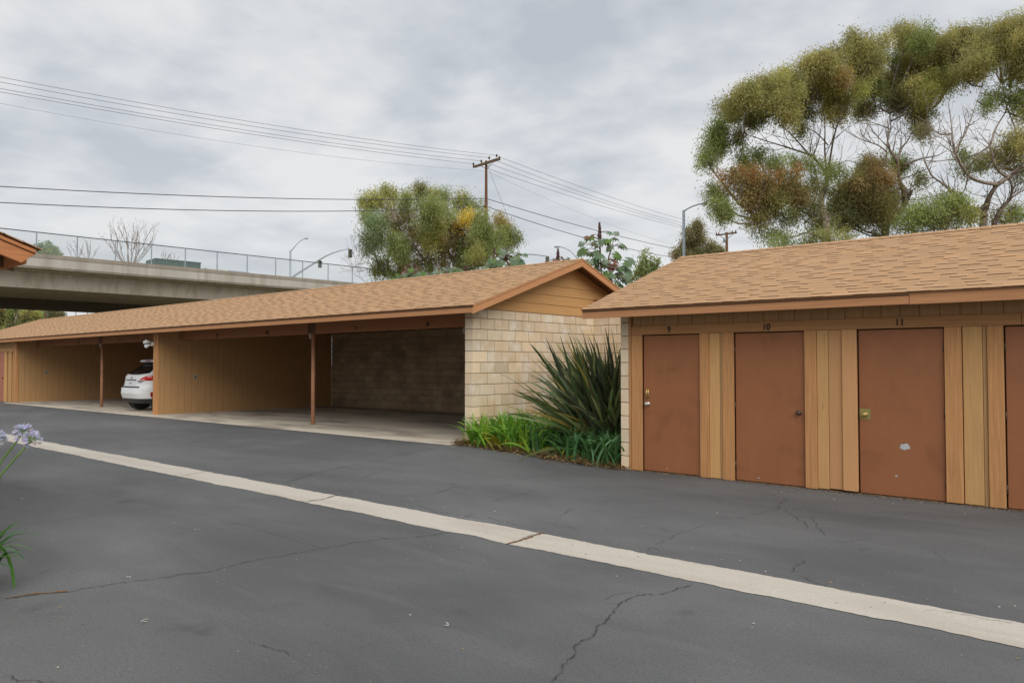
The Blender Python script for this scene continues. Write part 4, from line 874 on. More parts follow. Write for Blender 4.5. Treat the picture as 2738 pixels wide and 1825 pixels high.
mb = MB(); mb.tube([at(u, v, 100) for u, v in ((1380, 682), (1400, 679.5), (1420, 679.5), (1440, 681.5), (1469, 686.5))], [.12, .10, .09, .08, .07], 8); mb.build('mast_arm', MAT['galvanised'], ts, smooth=True)
signal(ts, 1464.5, 697, 99.8, 22, math.atan2(RT[1], RT[0])+2.3)

# ------------------------------------------------------------------ utility poles and overhead lines
PD = 47.0
def poleat(u, v): return at(u, v, PD)
up = thing('utility_pole', 'brown timber utility pole with double crossarm rising above the trees', 'utility pole', (*poleat(1300.5, 440)[:2], 0))
tp = poleat(1300, 430); mb = MB(); mb.tube([(tp[0], tp[1], 0), (tp[0], tp[1], 6), V3(tp)], [.17, .14, .075], 12); mb.build('pole', MAT['pole_wood'], up, smooth=True)
A, B = poleat(1266, 445), poleat(1334, 424); off = FW0*.16
for o_, (a, b) in ((-off, (poleat(1269, 448), poleat(1338, 427))), (off, (poleat(1264, 445), poleat(1331, 423)))):
    mb = MB(); mb.bar(V3(a+o_), V3(b+o_), .10, .125); mb.build('crossarm', MAT['arm_wood'], up, bevel=.01)
INS = [(1328, 415.5), (1308, 421.5), (1287, 430.5), (1266, 438)]
for u, v in INS+[(1335, 420.5)]:
    p = V3(poleat(u, v+3)); mb = MB(); mb.tube([p+Vector((0, 0, -.06)), p+Vector((0, 0, .02))], .02, 6, 0); mb.tube([p+Vector((0, 0, .0)), p+Vector((0, 0, .04)), p+Vector((0, 0, .08)), p+Vector((0, 0, .15))], [.05, .075, .06, .03], 10); mb.build('insulator', MAT['insulator'], up, smooth=True)
for a, b in (((1287, 446), (1299, 453)), ((1318, 438), (1303, 453)), ((1310, 440), (1302, 450))):
    mb = MB(); mb.tube([poleat(*a)-off*1.1, poleat(*b)-off*.7], .018, 5); mb.build('brace', MAT['dark_metal'], up)
D2 = 82.0
u2 = thing('utility_pole', 'small distant utility pole with transformer can above the storage roof', 'utility pole', (*at(1943, 700, D2)[:2], 0))
t2 = at(1943, 621, D2); mb = MB(); mb.tube([(t2[0], t2[1], 0), V3(t2)], [.2, .14], 10); mb.build('pole', MAT['pole_wood'], u2, smooth=True)
a, b = at(1914, 629, D2), at(1970, 622, D2); mb = MB(); mb.bar(V3(a), V3(b), .14, .16); mb.build('crossarm', MAT['arm_wood'], u2)
for u in (1916, 1922, 1958, 1967): p = V3(at(u, 627-(u-1916)*.125, D2)); mb = MB(); mb.tube([p, p+Vector((0, 0, .22))], [.09, .05], 8); mb.build('insulator', MAT['insulator'], u2)
p = V3(at(1937.5, 641.5, D2-.2)); mb = MB(); mb.tube([p+Vector((0, 0, -.24)), p+Vector((0, 0, .22)), p+Vector((0, 0, .26))], [.16, .16, .1], 12); mb.build('transformer', MAT['galvanised'], u2, smooth=True)
for (x0, y0), (x1, y1) in (((1925, 630), (1940, 640)), ((1960, 626), (1945, 638))): mb = MB(); mb.tube([at(x0, y0, D2), at(x1, y1, D2)], .03, 5); mb.build('brace', MAT['dark_metal'], u2)
def line(label, pts, rad, mat='wire', group='overhead power lines', mid=None, n=24):
    # a sagging span through start, middle and end points (quadratic in the span parameter)
    a, m_, b = [np.array(p, float) for p in pts]; P = []
    for i in range(n+1):
        t = i/n; P.append((1-t)*(1-2*t)*a+4*t*(1-t)*m_+t*(2*t-1)*b)
    mb = MB(); mb.tube(P, rad, 5); tag(mb.build('overhead_line', MAT[mat], smooth=True), label, 'overhead line', group)
D0 = 27.0
def span(label, pole_uv, uv900, uv0, rad, mat='wire', group='overhead power lines'):
    # leftward span: pole -> beyond the left edge; the depth along it is linear in the span
    P = V3(poleat(*pole_uv)); 
    u_end = -620.
    def dep(u):  # perspective depth of a straight plan line
        # plan line from pole (u=1300,D=PD) to (u_end,D0): interpolate 1/D linearly in u
        k = (u-pole_uv[0])/(u_end-pole_uv[0]); return 1/((1-k)/PD+k/D0)
    pa, pb = at(uv900[0], uv900[1], dep(uv900[0])), at(uv0[0], uv0[1], dep(uv0[0]))
    e = at(u_end, 300, D0); d = np.array([e[0]-P[0], e[1]-P[1]]); Ls = np.linalg.norm(d)
    tt = [0, np.linalg.norm(pa[:2]-np.array(P[:2]))/Ls, np.linalg.norm(pb[:2]-np.array(P[:2]))/Ls]
    co_ = np.polyfit(tt, [P[2], pa[2], pb[2]], 2); f = lambda t: np.array([P[0]+d[0]*t, P[1]+d[1]*t, np.polyval(co_, t)])
    line(label, (f(0), f(.5), f(1)), rad, mat, group)
span('topmost thin wire running left from the utility pole', INS[0], (900, 360.7), (0, 205.3), .011)
span('second highest thin wire running left from the utility pole', INS[1], (900, 371.2), (0, 218.6), .011)
span('third highest thin wire running left from the utility pole', INS[2], (900, 383.7), (0, 236), .011)
span('fourth thin wire running left from the utility pole', INS[3], (900, 392.2), (0, 245.3), .011)
span('faint lowest thin wire running left below the crossarm', (1297, 457), (900, 419.6), (0, 276), .006)
span('upper thick black cable running left across the sky', (1296, 530.4), (800, 531.7), (0, 499), .021, 'cable', 'thick cables')
span('lower thick black cable running left across the sky', (1296, 552), (800, 565.2), (0, 542), .021, 'cable', 'thick cables')
def rspan(label, a, m_, b, rad, mat='wire', group='overhead power lines', Db=D2):
    A_ = at(a[0], a[1], PD); B_ = at(b[0], b[1], Db)
    k = (m_[0]-a[0])/(b[0]-a[0]); D_ = 1/((1-k)/PD+k/Db); M_ = at(m_[0], m_[1], D_)
    t = np.linalg.norm(M_[:2]-A_[:2])/np.linalg.norm(B_[:2]-A_[:2]); co_ = np.polyfit([0, t, 1], [A_[2], M_[2], B_[2]], 2)
    mid = (A_+B_)/2; mid[2] = np.polyval(co_, .5); line(label, (A_, mid, B_), rad, mat, group)
rspan('topmost thin wire running right from the utility pole', (1335, 419.5), (1800, 579.5), (1965, 622), .012)
rspan('second highest thin wire running right from the utility pole', (1333, 432), (1800, 590), (1957, 624), .012)
rspan('third highest thin wire running right from the utility pole', (1318, 441), (1800, 597), (1923, 627), .012)
rspan('lowest crossarm wire running right from the utility pole', (1305, 451), (1800, 603), (1917, 628), .012)
rspan('faint lowest thin wire running right below the crossarm', (1303, 458), (1600, 588.5), (1905, 675), .006)
rspan('upper thick black cable running right behind the castor bean plant', (1304, 532), (1600, 617), (1838, 671), .021, 'cable', 'thick cables', Db=68)
rspan('lower thick black cable running right behind the castor bean plant', (1304, 553), (1550, 632), (1815, 690), .021, 'cable', 'thick cables', Db=66)
mb = MB(); mb.tube([at(1308, 455, PD-.3), at(1352, 565, PD-2.5), at(1395, 690, PD-5), at(1450, 860, PD-8)], .012, 5); tag(mb.build('guy_wire', MAT['wire']), 'thin guy wire slanting down from the utility pole', 'guy wire')

# ------------------------------------------------------------------ trees
TINT = {'ol': (.41, .375, .165), 'yg': (.42, .42, .14), 'g': (.29, .35, .13), 'bg': (.25, .335, .20), 'br': (.36, .245, .125), 'ob': (.50, .34, .12), 'or': (.50, .24, .10), 'ye': (.66, .48, .08), 'dk': (.20, .21, .09), 'gr': (.29, .25, .155), 'rd': (.26, .08, .045)}
def clump_leaves(lv, c, rad, n_tuft, n_leaf, L_, w, tint, rng, droop=.8, tuft=.22):
    d = unit(rng.normal(size=(n_tuft*3, 3))); d = d[(d[:, 2] > -.12) | (rng.random(len(d)) < .35)][:n_tuft]
    rr_ = .45+.55*rng.random((len(d), 1))**.6
    rr_ = np.where(rng.random((len(d), 1)) < .11, rng.uniform(1.05, 1.45, (len(d), 1)), rr_)     # stray sprays
    tc_ = c+d*rr_*rad; M = len(d)*n_leaf
    ts_ = tuft*rng.uniform(.7, 1.35, (len(d), 1))
    p = np.repeat(tc_, n_leaf, 0)+np.clip(rng.normal(size=(M, 3)), -2.1, 2.1)*np.repeat(ts_, n_leaf, 0)*np.array([1, 1, 1.35])
    out = np.repeat(d, n_leaf, 0)
    dr = unit(out*.55+np.array([0, 0, -droop])+rng.normal(size=(M, 3))*.5)
    sd = unit(np.cross(dr, rng.normal(size=(M, 3))))
    qm = rng.random((len(d), 1))*(.3 if tint[0] > .6 else .8 if tint[0] > 1.2*tint[1] else .45)
    tt_ = np.array(tint)*(1-qm)+np.array(TINT['ol'] if rng.random() < .5 else TINT['g'])*qm
    col = np.repeat(tt_, n_leaf, 0)*np.repeat(1+.20*rng.normal(size=(len(d), 1)), n_leaf, 0)*(1+.10*rng.normal(size=(M, 1)))*(1+.045*rng.normal(size=(M, 3)))
    lv.add(p, dr, sd, L_*rng.uniform(.6, 1.3, M), w*rng.uniform(.6, 1.3, M)*.5, np.clip(col, .012, .9))
def tree(name, label, D, fr, clumps, limbs, base, bark_='euc_bark', seed=0, dens=1.0, leaf=(.15, .040), droop=.8, wig=2.0, grow=1.05, group_='trees behind the buildings', dk=1.0, twig=True, cat='tree', nl=72, tuft=.19):
    rng = np.random.default_rng(seed); r = random.Random(seed); ox, oy, k = fr
    def dz(u, v): return wig*(math.sin(u*.011+seed)+math.sin(v*.017+2*seed))*.6
    def P(x, y): u, v = ox+x/k, oy+y/k; return at(u, v, D+dz(u, v))
    b0 = P(*base); b0 = np.array([b0[0], b0[1], -.3])
    t = thing(name, label, cat, b0, group_)
    mb = MB(); nodes = []
    for li, (w0, w1, pts) in enumerate(limbs):
        Q = [P(x, y) for x, y in pts]
        if li == 0 or (len(limbs[li]) > 2 and pts[0] == base): Q = [np.array([Q[0][0]+.1*li, Q[0][1], -.3])]+Q
        S_ = []
        for i in range(len(Q)-1):                     # Catmull-Rom so limbs bend smoothly
            p0, p1, p2, p3 = Q[max(i-1, 0)], Q[i], Q[i+1], Q[min(i+2, len(Q)-1)]
            for q in range(4):
                s_ = q/4; S_.append(.5*((2*p1)+(-p0+p2)*s_+(2*p0-5*p1+4*p2-p3)*s_*s_+(-p0+3*p1-3*p2+p3)*s_**3))
        S_.append(Q[-1]); n = len(S_)
        rad = [max(.012, (.55 if w0 > .3 else .42)*(w0+(w1*.45-w0)*i/(n-1))) for i in range(n)]
        mb.tube(S_, rad, 7); nodes += [(S_[i], rad[i]) for i in range(n)]
        for i in range(max(3, n//4), n-1):             # side branches and fine twigs along the limb
            if twig and r.random() < .8 and rad[i] < .17:
                d = unit(np.array(S_[i])-np.array(S_[i-1])); e = unit(d+rng.normal(size=3)*.75+ZZ*.35); l_ = r.uniform(.7, 2.3)*(D/41)
                p = np.array(S_[i]); p2 = p+e*l_*.45; e2 = unit(e+rng.normal(size=3)*.35+ZZ*.3); p3 = p2+e2*l_*.55; w_ = min(rad[i]*.55, .035)
                mb.tube([p, p2, p3], [w_, w_*.7, .008], 4)
                for _ in range(2):
                    e3 = unit(e2+rng.normal(size=3)*.6); mb.tube([p2, p2+e3*l_*.25, p2+unit(e3+ZZ*.4)*l_*.5], [w_*.5, w_*.4, .007], 4)
    lv = Leaves(); NP = np.array([q[0] for q in nodes])
    for cl_ in clumps:
        x, y, rx, ry, tn = cl_[:5]; dd = cl_[5] if len(cl_) > 5 else r.uniform(-1, 1)*wig
        u, v = ox+x/k, oy+y/k; c = at(u, v, D+dd); ru, rv = grow*rx/k*D/F, grow*ry/k*D/F
        area = ru*rv; sparse = cl_[6] if len(cl_) > 6 else 1
        ns_ = max(5, int(9.5*area)+4); rm = min(ru, rv)
        for _ in range(ns_):
            q_ = unit(rng.normal(size=3)); q_[2] = q_[2]*.9+.12; rs_ = rm*r.uniform(.16, .42)+.10
            cs_ = c+q_*(r.random()**.45)*np.array([ru, ru, rv])*.88
            tn2 = tn if tn != 'or' or q_[2] > .05 else 'br'
            nt_ = max(3, int(54*rs_*rs_*dens*sparse))
            clump_leaves(lv, cs_, rs_*np.array([r.uniform(.8, 1.5), r.uniform(.8, 1.5), r.uniform(.75, 1.2)]), nt_, nl, leaf[0], leaf[1], np.array(TINT[tn2])*dk*r.uniform(.72, 1.24), rng, droop, tuft)
        if twig and len(NP):
            low = NP[:, 2] < c[2]+.2; cand = NP if not low.any() else NP[low]
            j = np.argmin(np.linalg.norm(cand-c, axis=1)); q = cand[j]; dist = np.linalg.norm(q-c)
            if dist < 9:
                md = (q+c)/2+np.array([r.uniform(-.2, .2), r.uniform(-.2, .2), -.12*dist]); w_ = .012+.012*dist
                mb.tube([q, md, c-np.array([0, 0, rv*.3]), c], [w_*1.4, w_, w_*.6, .012], 5)
                for _ in range(5):
                    e = c+unit(rng.normal(size=3))*np.array([ru, ru, rv])*.85; s_ = (md+c)/2 if r.random() < .5 else c-np.array([0, 0, rv*.35])
                    mb.tube([s_, (s_+e)/2+rng.normal(size=3)*.06, e], [w_*.6, w_*.4, .008], 4)
    mb.build('trunk', MAT[bark_], t, smooth=True)
    if clumps: lv.build('crown', MAT['tree_leaf'], t)
    return t
EF = (1750, 0, 2.24)
tree('eucalyptus_tree', 'leftmost of the big eucalyptus trees, with orange tinged lower crown', 41, EF,
 [(470, 660, 105, 100, 'ol'), (560, 590, 115, 100, 'ol'), (680, 560, 120, 110, 'ol'), (640, 700, 110, 75, 'g'), (800, 510, 105, 110, 'yg'), (760, 640, 130, 105, 'ol'), (900, 600, 95, 95, 'ol'), (370, 870, 95, 100, 'g'), (325, 970, 70, 75, 'g', 0, .7), (400, 780, 80, 60, 'g'), (480, 840, 70, 60, 'dk', 0, .6), (950, 400, 100, 85, 'ol'), (1050, 420, 110, 110, 'ol'), (1180, 340, 145, 110, 'ol'), (1310, 280, 80, 65, 'ol'), (1280, 400, 110, 90, 'ol'), (1000, 520, 140, 100, 'ol'), (1130, 600, 140, 100, 'yg'), (1080, 660, 95, 80, 'ol'), (900, 680, 70, 50, 'dk'), (540, 720, 80, 50, 'dk'),
  (740, 970, 115, 50, 'g', -1), (640, 1070, 130, 70, 'or', -1.5), (800, 1070, 95, 55, 'or', -1), (560, 1150, 120, 80, 'br', -1), (700, 1180, 160, 100, 'ol', 0), (860, 1190, 110, 80, 'br', 0), (360, 1170, 70, 75, 'g'), (390, 1270, 85, 75, 'g'), (600, 1330, 130, 55, 'ol', 0, .6), (1090, 1040, 95, 70, 'g', 1, .8), (620, 930, 50, 60, 'g', 0, .4), (540, 940, 60, 60, 'g', 0, .35), (700, 1400, 120, 40, 'g', 0, .6), (880, 780, 60, 50, 'dk', 0, .5), (480, 1080, 70, 60, 'or', -1), (640, 1260, 130, 60, 'br', 0), (800, 1290, 110, 60, 'dk', 0, .8), (940, 1260, 70, 80, 'dk', 0, .7), (1000, 1360, 110, 70, 'dk', 1, .7), (880, 990, 90, 60, 'g', 0, .8), (560, 1010, 80, 50, 'g', 0, .7), (980, 1110, 60, 70, 'dk', 0, .7), (1150, 480, 70, 45, 'or', -2)],
 [(.50, .30, [(1030, 1420), (1010, 1290), (1000, 1180), (1035, 1080), (1040, 1040)]), (.22, .05, [(1035, 1060), (990, 985), (930, 930), (800, 885), (640, 835), (540, 800)]), (.13, .04, [(930, 930), (860, 850), (770, 760), (690, 700)]), (.15, .04, [(1030, 1050), (1020, 900), (1020, 740), (1000, 600)]), (.15, .04, [(1040, 1045), (1060, 900), (1085, 780), (1120, 690), (1170, 520), (1220, 440)]), (.15, .04, [(1000, 1190), (965, 1030), (950, 950), (990, 820), (1000, 720)]), (.09, .03, [(1040, 870), (960, 790), (830, 740), (740, 690)]), (.24, .08, [(1030, 1420), (1000, 1370), (960, 1310), (860, 1260), (740, 1290), (640, 1330)]), (.15, .05, [(1010, 1200), (950, 1140), (860, 1110), (760, 1130)]), (.06, .02, [(1060, 1010), (1140, 965), (1200, 970), (1230, 985)]), (.05, .02, [(1100, 1000), (1120, 930), (1125, 870)]), (.10, .03, [(930, 1400), (900, 1340), (950, 1300), (1000, 1390)])],
 (1030, 1420), seed=3, dens=1.45, grow=.93)
tree('eucalyptus_tree', 'middle big eucalyptus tree with leaning trunk and pale bare fork', 44, EF,
 [(1500, 240, 105, 80, 'ol'), (1590, 240, 90, 75, 'g'), (1550, 340, 120, 85, 'ol'), (1690, 300, 140, 110, 'ol'), (1800, 250, 120, 80, 'ol'), (1900, 250, 110, 80, 'ol'), (1700, 420, 170, 110, 'ol'), (1540, 450, 115, 85, 'ol'), (1410, 490, 125, 95, 'ol'), (1290, 530, 130, 80, 'dk'), (1350, 600, 100, 60, 'dk'), (1500, 590, 110, 75, 'ol'), (1600, 580, 100, 70, 'yg'), (1680, 510, 120, 80, 'yg'), (1560, 670, 105, 55, 'ol'), (1270, 650, 120, 65, 'dk'), (1820, 400, 100, 80, 'ol'), (1470, 660, 70, 40, 'dk'), (1640, 690, 60, 40, 'g', 0, .6), (1430, 370, 60, 50, 'g'),
  (1320, 1000, 110, 65, 'br', -1), (1430, 970, 90, 55, 'g', 0, .8), (1250, 1120, 140, 100, 'br', -1), (1380, 1090, 100, 80, 'or', -1.3), (1170, 1190, 120, 110, 'dk'), (1290, 1250, 150, 100, 'br'), (1420, 1190, 70, 90, 'dk'), (1150, 1330, 120, 75, 'dk'), (1500, 1000, 70, 60, 'g', 0, .5), (1590, 1090, 50, 60, 'g', 0, .4), (1120, 1270, 90, 90, 'dk'), (1560, 750, 60, 40, 'gr', 0, .6), (1340, 1350, 100, 60, 'dk', 0, .8), (1420, 1290, 80, 80, 'dk', 0, .7), (1240, 1010, 60, 50, 'g', 0, .7), (1600, 790, 40, 45, 'gr', 0, .8), (1560, 560, 120, 80, 'ol', -1), (1450, 560, 100, 70, 'dk'), (1760, 470, 110, 70, 'dk')],
 [(.52, .40, [(1380, 1415), (1440, 1320), (1500, 1220), (1540, 1140)]), (.34, .20, [(1500, 1220), (1490, 1140), (1465, 1080), (1460, 980)]), (.22, .06, [(1460, 980), (1425, 920), (1395, 860), (1415, 760), (1410, 640)]), (.18, .05, [(1455, 960), (1480, 890), (1530, 820), (1560, 740)]), (.12, .04, [(1385, 1000), (1390, 910), (1400, 780), (1420, 600)]), (.11, .03, [(1390, 910), (1340, 870), (1250, 840), (1170, 800), (1115, 765)]), (.10, .03, [(1405, 770), (1340, 745), (1240, 715)]), (.09, .02, [(1290, 850), (1240, 800), (1230, 740)]), (.04, .015, [(1300, 960), (1280, 890), (1250, 850)]), (.16, .04, [(1500, 985), (1600, 950), (1700, 930), (1760, 890)])],
 (1380, 1415), seed=5, dens=1.45, grow=.92)
tree('eucalyptus_tree', 'rightmost big eucalyptus tree with twisted pale limbs and open crown', 39, EF,
 [(2010, 250, 115, 80, 'ol'), (2110, 190, 115, 75, 'ol'), (2190, 170, 85, 70, 'ol'), (2050, 330, 160, 105, 'ol'), (2160, 300, 140, 115, 'yg'), (2230, 380, 120, 120, 'ol'), (1950, 410, 115, 80, 'ol'), (1860, 460, 105, 70, 'ol'), (2300, 260, 130, 110, 'ol'), (2060, 560, 70, 55, 'g', 0, .5), (2190, 590, 90, 90, 'g', 0, .8), (2010, 620, 60, 45, 'g', 0, .4), (2150, 860, 100, 70, 'ol'), (2100, 960, 100, 70, 'ol', 0, .8), (2180, 1030, 80, 55, 'dk', 0, .8), (1980, 950, 100, 60, 'ol', 0, .6), (1910, 1010, 70, 55, 'g', 0, .4), (1840, 940, 60, 50, 'g', 0, .4), (1610, 800, 50, 45, 'gr', 0, .7), (2280, 700, 100, 100, 'ol'), (2250, 900, 80, 70, 'ol')],
 [(.42, .34, [(1970, 1350), (1985, 1250), (2010, 1170), (2060, 1100)]), (.30, .12, [(2060, 1100), (2130, 1050), (2200, 980), (2260, 900)]), (.30, .10, [(1985, 1290), (1920, 1250), (1840, 1220), (1800, 1180), (1785, 1120)]), (.16, .05, [(1810, 1190), (1740, 1110), (1660, 1050), (1620, 960), (1590, 880)]), (.10, .03, [(1800, 1160), (1720, 1190), (1640, 1180), (1590, 1160)]), (.24, .08, [(2060, 1105), (1960, 1090), (1880, 1050), (1820, 950), (1790, 860), (1780, 760), (1760, 620)]), (.18, .05, [(2110, 1060), (2050, 1010), (2020, 900), (1990, 850), (1930, 780)]), (.14, .04, [(2010, 870), (2050, 760), (2110, 650), (2130, 520)]), (.14, .04, [(2200, 1000), (2170, 800), (2110, 640), (2080, 500)]), (.14, .04, [(1800, 900), (1860, 800), (1900, 700), (1960, 520)]), (.10, .03, [(1780, 800), (1700, 800), (1640, 740), (1560, 690)]), (.08, .03, [(1820, 940), (1740, 880), (1660, 820)]), (.28, .16, [(2030, 1345), (2070, 1260), (2130, 1190), (2140, 1110), (2110, 1050)]), (.20, .12, [(2040, 1345), (2090, 1230), (2160, 1170), (2230, 1130)]), (.10, .03, [(1880, 1050), (1850, 1150), (1790, 1170)]), (.07, .02, [(2100, 1290), (2160, 1240), (2230, 1260)])],
 (1970, 1350), seed=8, dens=1.35, grow=.95)
def bush(label, D, fr, clumps, seed, name='bush', cat='bush', **kw):
    xs_ = [c[0] for c in clumps]; ym = max(c[1] for c in clumps)
    tree(name, label, D, fr, clumps, [(.09, .04, [(sum(xs_)/len(xs_), ym+10), (sum(xs_)/len(xs_), ym-60)])], (sum(xs_)/len(xs_), ym+10), seed=seed, wig=.6, group_=kw.pop('group_', 'bushes behind the storage roof'), cat=cat, bark_='brown_bark', **kw)
bush('rounded green bush between the big eucalyptus trunks', 36, EF, [(1640, 1280, 130, 85, 'g'), (1740, 1260, 110, 85, 'g'), (1850, 1300, 80, 60, 'yg'), (1560, 1320, 100, 60, 'g'), (1760, 1340, 110, 50, 'dk'), (1500, 1360, 60, 50, 'g')], 21)
bush('low green bush under the leftmost big eucalyptus', 38, EF, [(780, 1460, 120, 45, 'g'), (940, 1440, 110, 40, 'g'), (1080, 1430, 110, 40, 'yg')], 22)
bush('low pale green bush at the right edge behind the roof', 40, EF, [(2080, 1310, 70, 50, 'yg'), (2180, 1290, 80, 60, 'g')], 23)
TF = (950, 470, 5.006)
tree('eucalyptus_tree', 'dense rounded eucalyptus with a yellow patch beside the utility pole', 45, TF,
 [(370, 210, 95, 45, 'yg', 1), (500, 250, 55, 35, 'yg', 1), (300, 340, 190, 85, 'yg'), (180, 420, 105, 100, 'yg'), (130, 560, 70, 90, 'g'), (420, 390, 140, 85, 'yg'), (240, 680, 150, 135, 'bg', -2), (190, 850, 110, 135, 'bg', -2), (210, 1000, 105, 90, 'bg', -2, .7), (330, 830, 90, 100, 'bg', -1), (550, 850, 145, 110, 'g', -2), (520, 1000, 150, 130, 'g', -2), (600, 1090, 100, 90, 'g', -2), (420, 560, 110, 75, 'br', 2), (560, 610, 120, 85, 'br', 2), (650, 370, 115, 85, 'g'), (880, 260, 95, 75, 'g', 1), (1040, 240, 110, 80, 'yg', 1), (1190, 270, 75, 50, 'g', 1), (700, 290, 65, 40, 'yg'), (720, 510, 145, 85, 'yg'), (1000, 450, 180, 130, 'g', -3), (950, 600, 150, 110, 'g', -3), (1200, 510, 115, 110, 'g', -1), (1090, 700, 170, 115, 'yg', -2), (950, 780, 120, 110, 'g', -1), (1100, 840, 140, 90, 'br', -1), (900, 860, 110, 80, 'br'), (940, 980, 130, 60, 'br', 0, .8), (1250, 690, 100, 100, 'br', 0), (1400, 300, 105, 70, 'yg', 2), (1420, 400, 170, 80, 'g', 2), (1600, 410, 110, 55, 'g', 3), (1430, 580, 110, 90, 'ye', 0), (1560, 580, 80, 100, 'ye', -1), (1420, 700, 105, 85, 'ye', 0), (1400, 830, 70, 90, 'yg', 1), (1690, 580, 85, 80, 'g', -3), (1720, 750, 180, 120, 'g', -3), (1600, 850, 150, 110, 'g', -2), (1850, 850, 170, 120, 'g', -2), (2000, 900, 140, 100, 'g'), (1660, 1070, 130, 100, 'yg', -4), (1560, 1150, 150, 90, 'g', -2), (1780, 1000, 140, 100, 'g', -3), (2060, 780, 110, 70, 'g'), (2130, 860, 65, 70, 'g', 0, .7), (1930, 610, 100, 85, 'ob', 1, .8), (1980, 700, 70, 55, 'or', 1, .7), (1500, 980, 110, 120, 'g'), (1250, 950, 80, 55, 'br', 0, .6), (700, 1150, 90, 50, 'g', 0, .6), (300, 1300, 100, 70, 'g', 0, .5), (450, 1280, 90, 55, 'g', 0, .5), (780, 700, 90, 60, 'dk', 2), (1150, 1060, 80, 70, 'dk', 2, .6), (880, 180, 50, 35, 'gr', 1, .5), (330, 1180, 110, 70, 'g', 0, .6), (640, 1230, 110, 60, 'br', 0, .6), (860, 1180, 90, 60, 'br', 1, .6), (1000, 1130, 110, 70, 'dk', 1, .6), (1180, 1190, 110, 60, 'br', 0, .6), (1330, 1130, 90, 80, 'br', 1, .6), (1430, 1000, 90, 90, 'dk', 1, .7), (560, 1330, 130, 60, 'g', 0, .7), (760, 1300, 100, 60, 'g', 0, .6), (980, 1260, 110, 50, 'g', 0, .6), (1130, 960, 110, 80, 'dk', 2, .6), (760, 960, 80, 70, 'dk', 2, .6), (760, 820, 90, 70, 'br', 1, .7), (1000, 880, 100, 80, 'yg', -2), (1280, 830, 90, 90, 'br', 0), (560, 720, 120, 90, 'dk', 2, .7), (1450, 1200, 120, 60, 'g', 0, .8), (1700, 1180, 140, 60, 'g', -1)],
 [(.32, .10, [(1400, 1215), (1300, 1110), (1220, 990), (1170, 880), (1100, 780)]), (.24, .08, [(1390, 1200), (1370, 1020), (1385, 860), (1335, 700)]), (.26, .08, [(1030, 1245), (930, 1130), (830, 1000), (690, 870), (600, 780)]), (.18, .06, [(520, 1385), (440, 1200), (445, 1060), (480, 900)]), (.16, .05, [(400, 1350), (310, 1180), (260, 1050), (230, 900)]), (.14, .05, [(1010, 1230), (1020, 1080), (1060, 900)]), (.08, .03, [(830, 1000), (760, 900), (740, 700)]), (.05, .015, [(300, 1260), (200, 1180), (90, 1170), (0, 1190)]), (.05, .015, [(300, 1250), (180, 1240), (80, 1275), (20, 1265)]), (.04, .012, [(160, 1430), (80, 1380), (30, 1340)]), (.06, .02, [(800, 640), (740, 560), (500, 600)])],
 (1400, 1215), seed=13, dens=1.75, leaf=(.15, .038), wig=1.0, droop=1.0, grow=1.0)
SF = (1500, 560, 4.706)
tree('small_tree', 'small grey brown tree behind the tall street lamp', 62, SF, [(1590, 300, 70, 60, 'gr'), (1720, 250, 60, 50, 'gr'), (1650, 380, 130, 80, 'gr'), (1780, 400, 90, 80, 'gr'), (1560, 450, 70, 60, 'gr'), (1650, 500, 140, 70, 'ol'), (1820, 500, 80, 60, 'gr'), (1910, 480, 60, 60, 'gr'), (1480, 570, 60, 55, 'br'), (1600, 580, 110, 50, 'gr'), (1740, 570, 100, 45, 'gr'), (1990, 540, 30, 25, 'gr'), (1730, 205, 20, 25, 'gr')], [(.2, .05, [(1680, 640), (1670, 540), (1650, 400)])], (1680, 640), seed=31, wig=.8, leaf=(.2, .055), dens=.8, twig=False)
tree('sapling', 'slender green sapling between the castor bean plant and the storage roof', 24, SF, [(1060, 610, 35, 50, 'g', 0, 1.2), (1030, 690, 55, 50, 'g', 0, 1), (1090, 720, 60, 50, 'bg', 0, 1), (1050, 790, 80, 50, 'g'), (1140, 740, 45, 45, 'bg'), (1180, 690, 20, 20, 'g', 0, 2), (990, 800, 40, 45, 'g'), (960, 860, 50, 40, 'g'), (1100, 800, 70, 45, 'g'), (900, 900, 60, 50, 'g')], [(.03, .01, [(1050, 860), (1060, 740), (1075, 580)]), (.02, .008, [(1055, 760), (1120, 730), (1180, 680)])], (1050, 860), seed=33, wig=.3, leaf=(.10, .035), dens=2.2, droop=.4, nl=18, tuft=.07, twig=False, bark_='brown_bark')
LF = (0, 500, 2.24)
tree('round_tree', 'round green tree top just above the overpass barrier at the left', 110, LF, [(280, 370, 45, 30, 'bg'), (250, 390, 40, 30, 'bg'), (310, 395, 50, 25, 'bg'), (230, 400, 40, 30, 'bg'), (280, 410, 80, 25, 'g')], [(.35, .2, [(280, 460), (280, 400)])], (280, 460), seed=35, wig=.8, leaf=(.4, .12), dens=.5, twig=False, bark_='brown_bark')
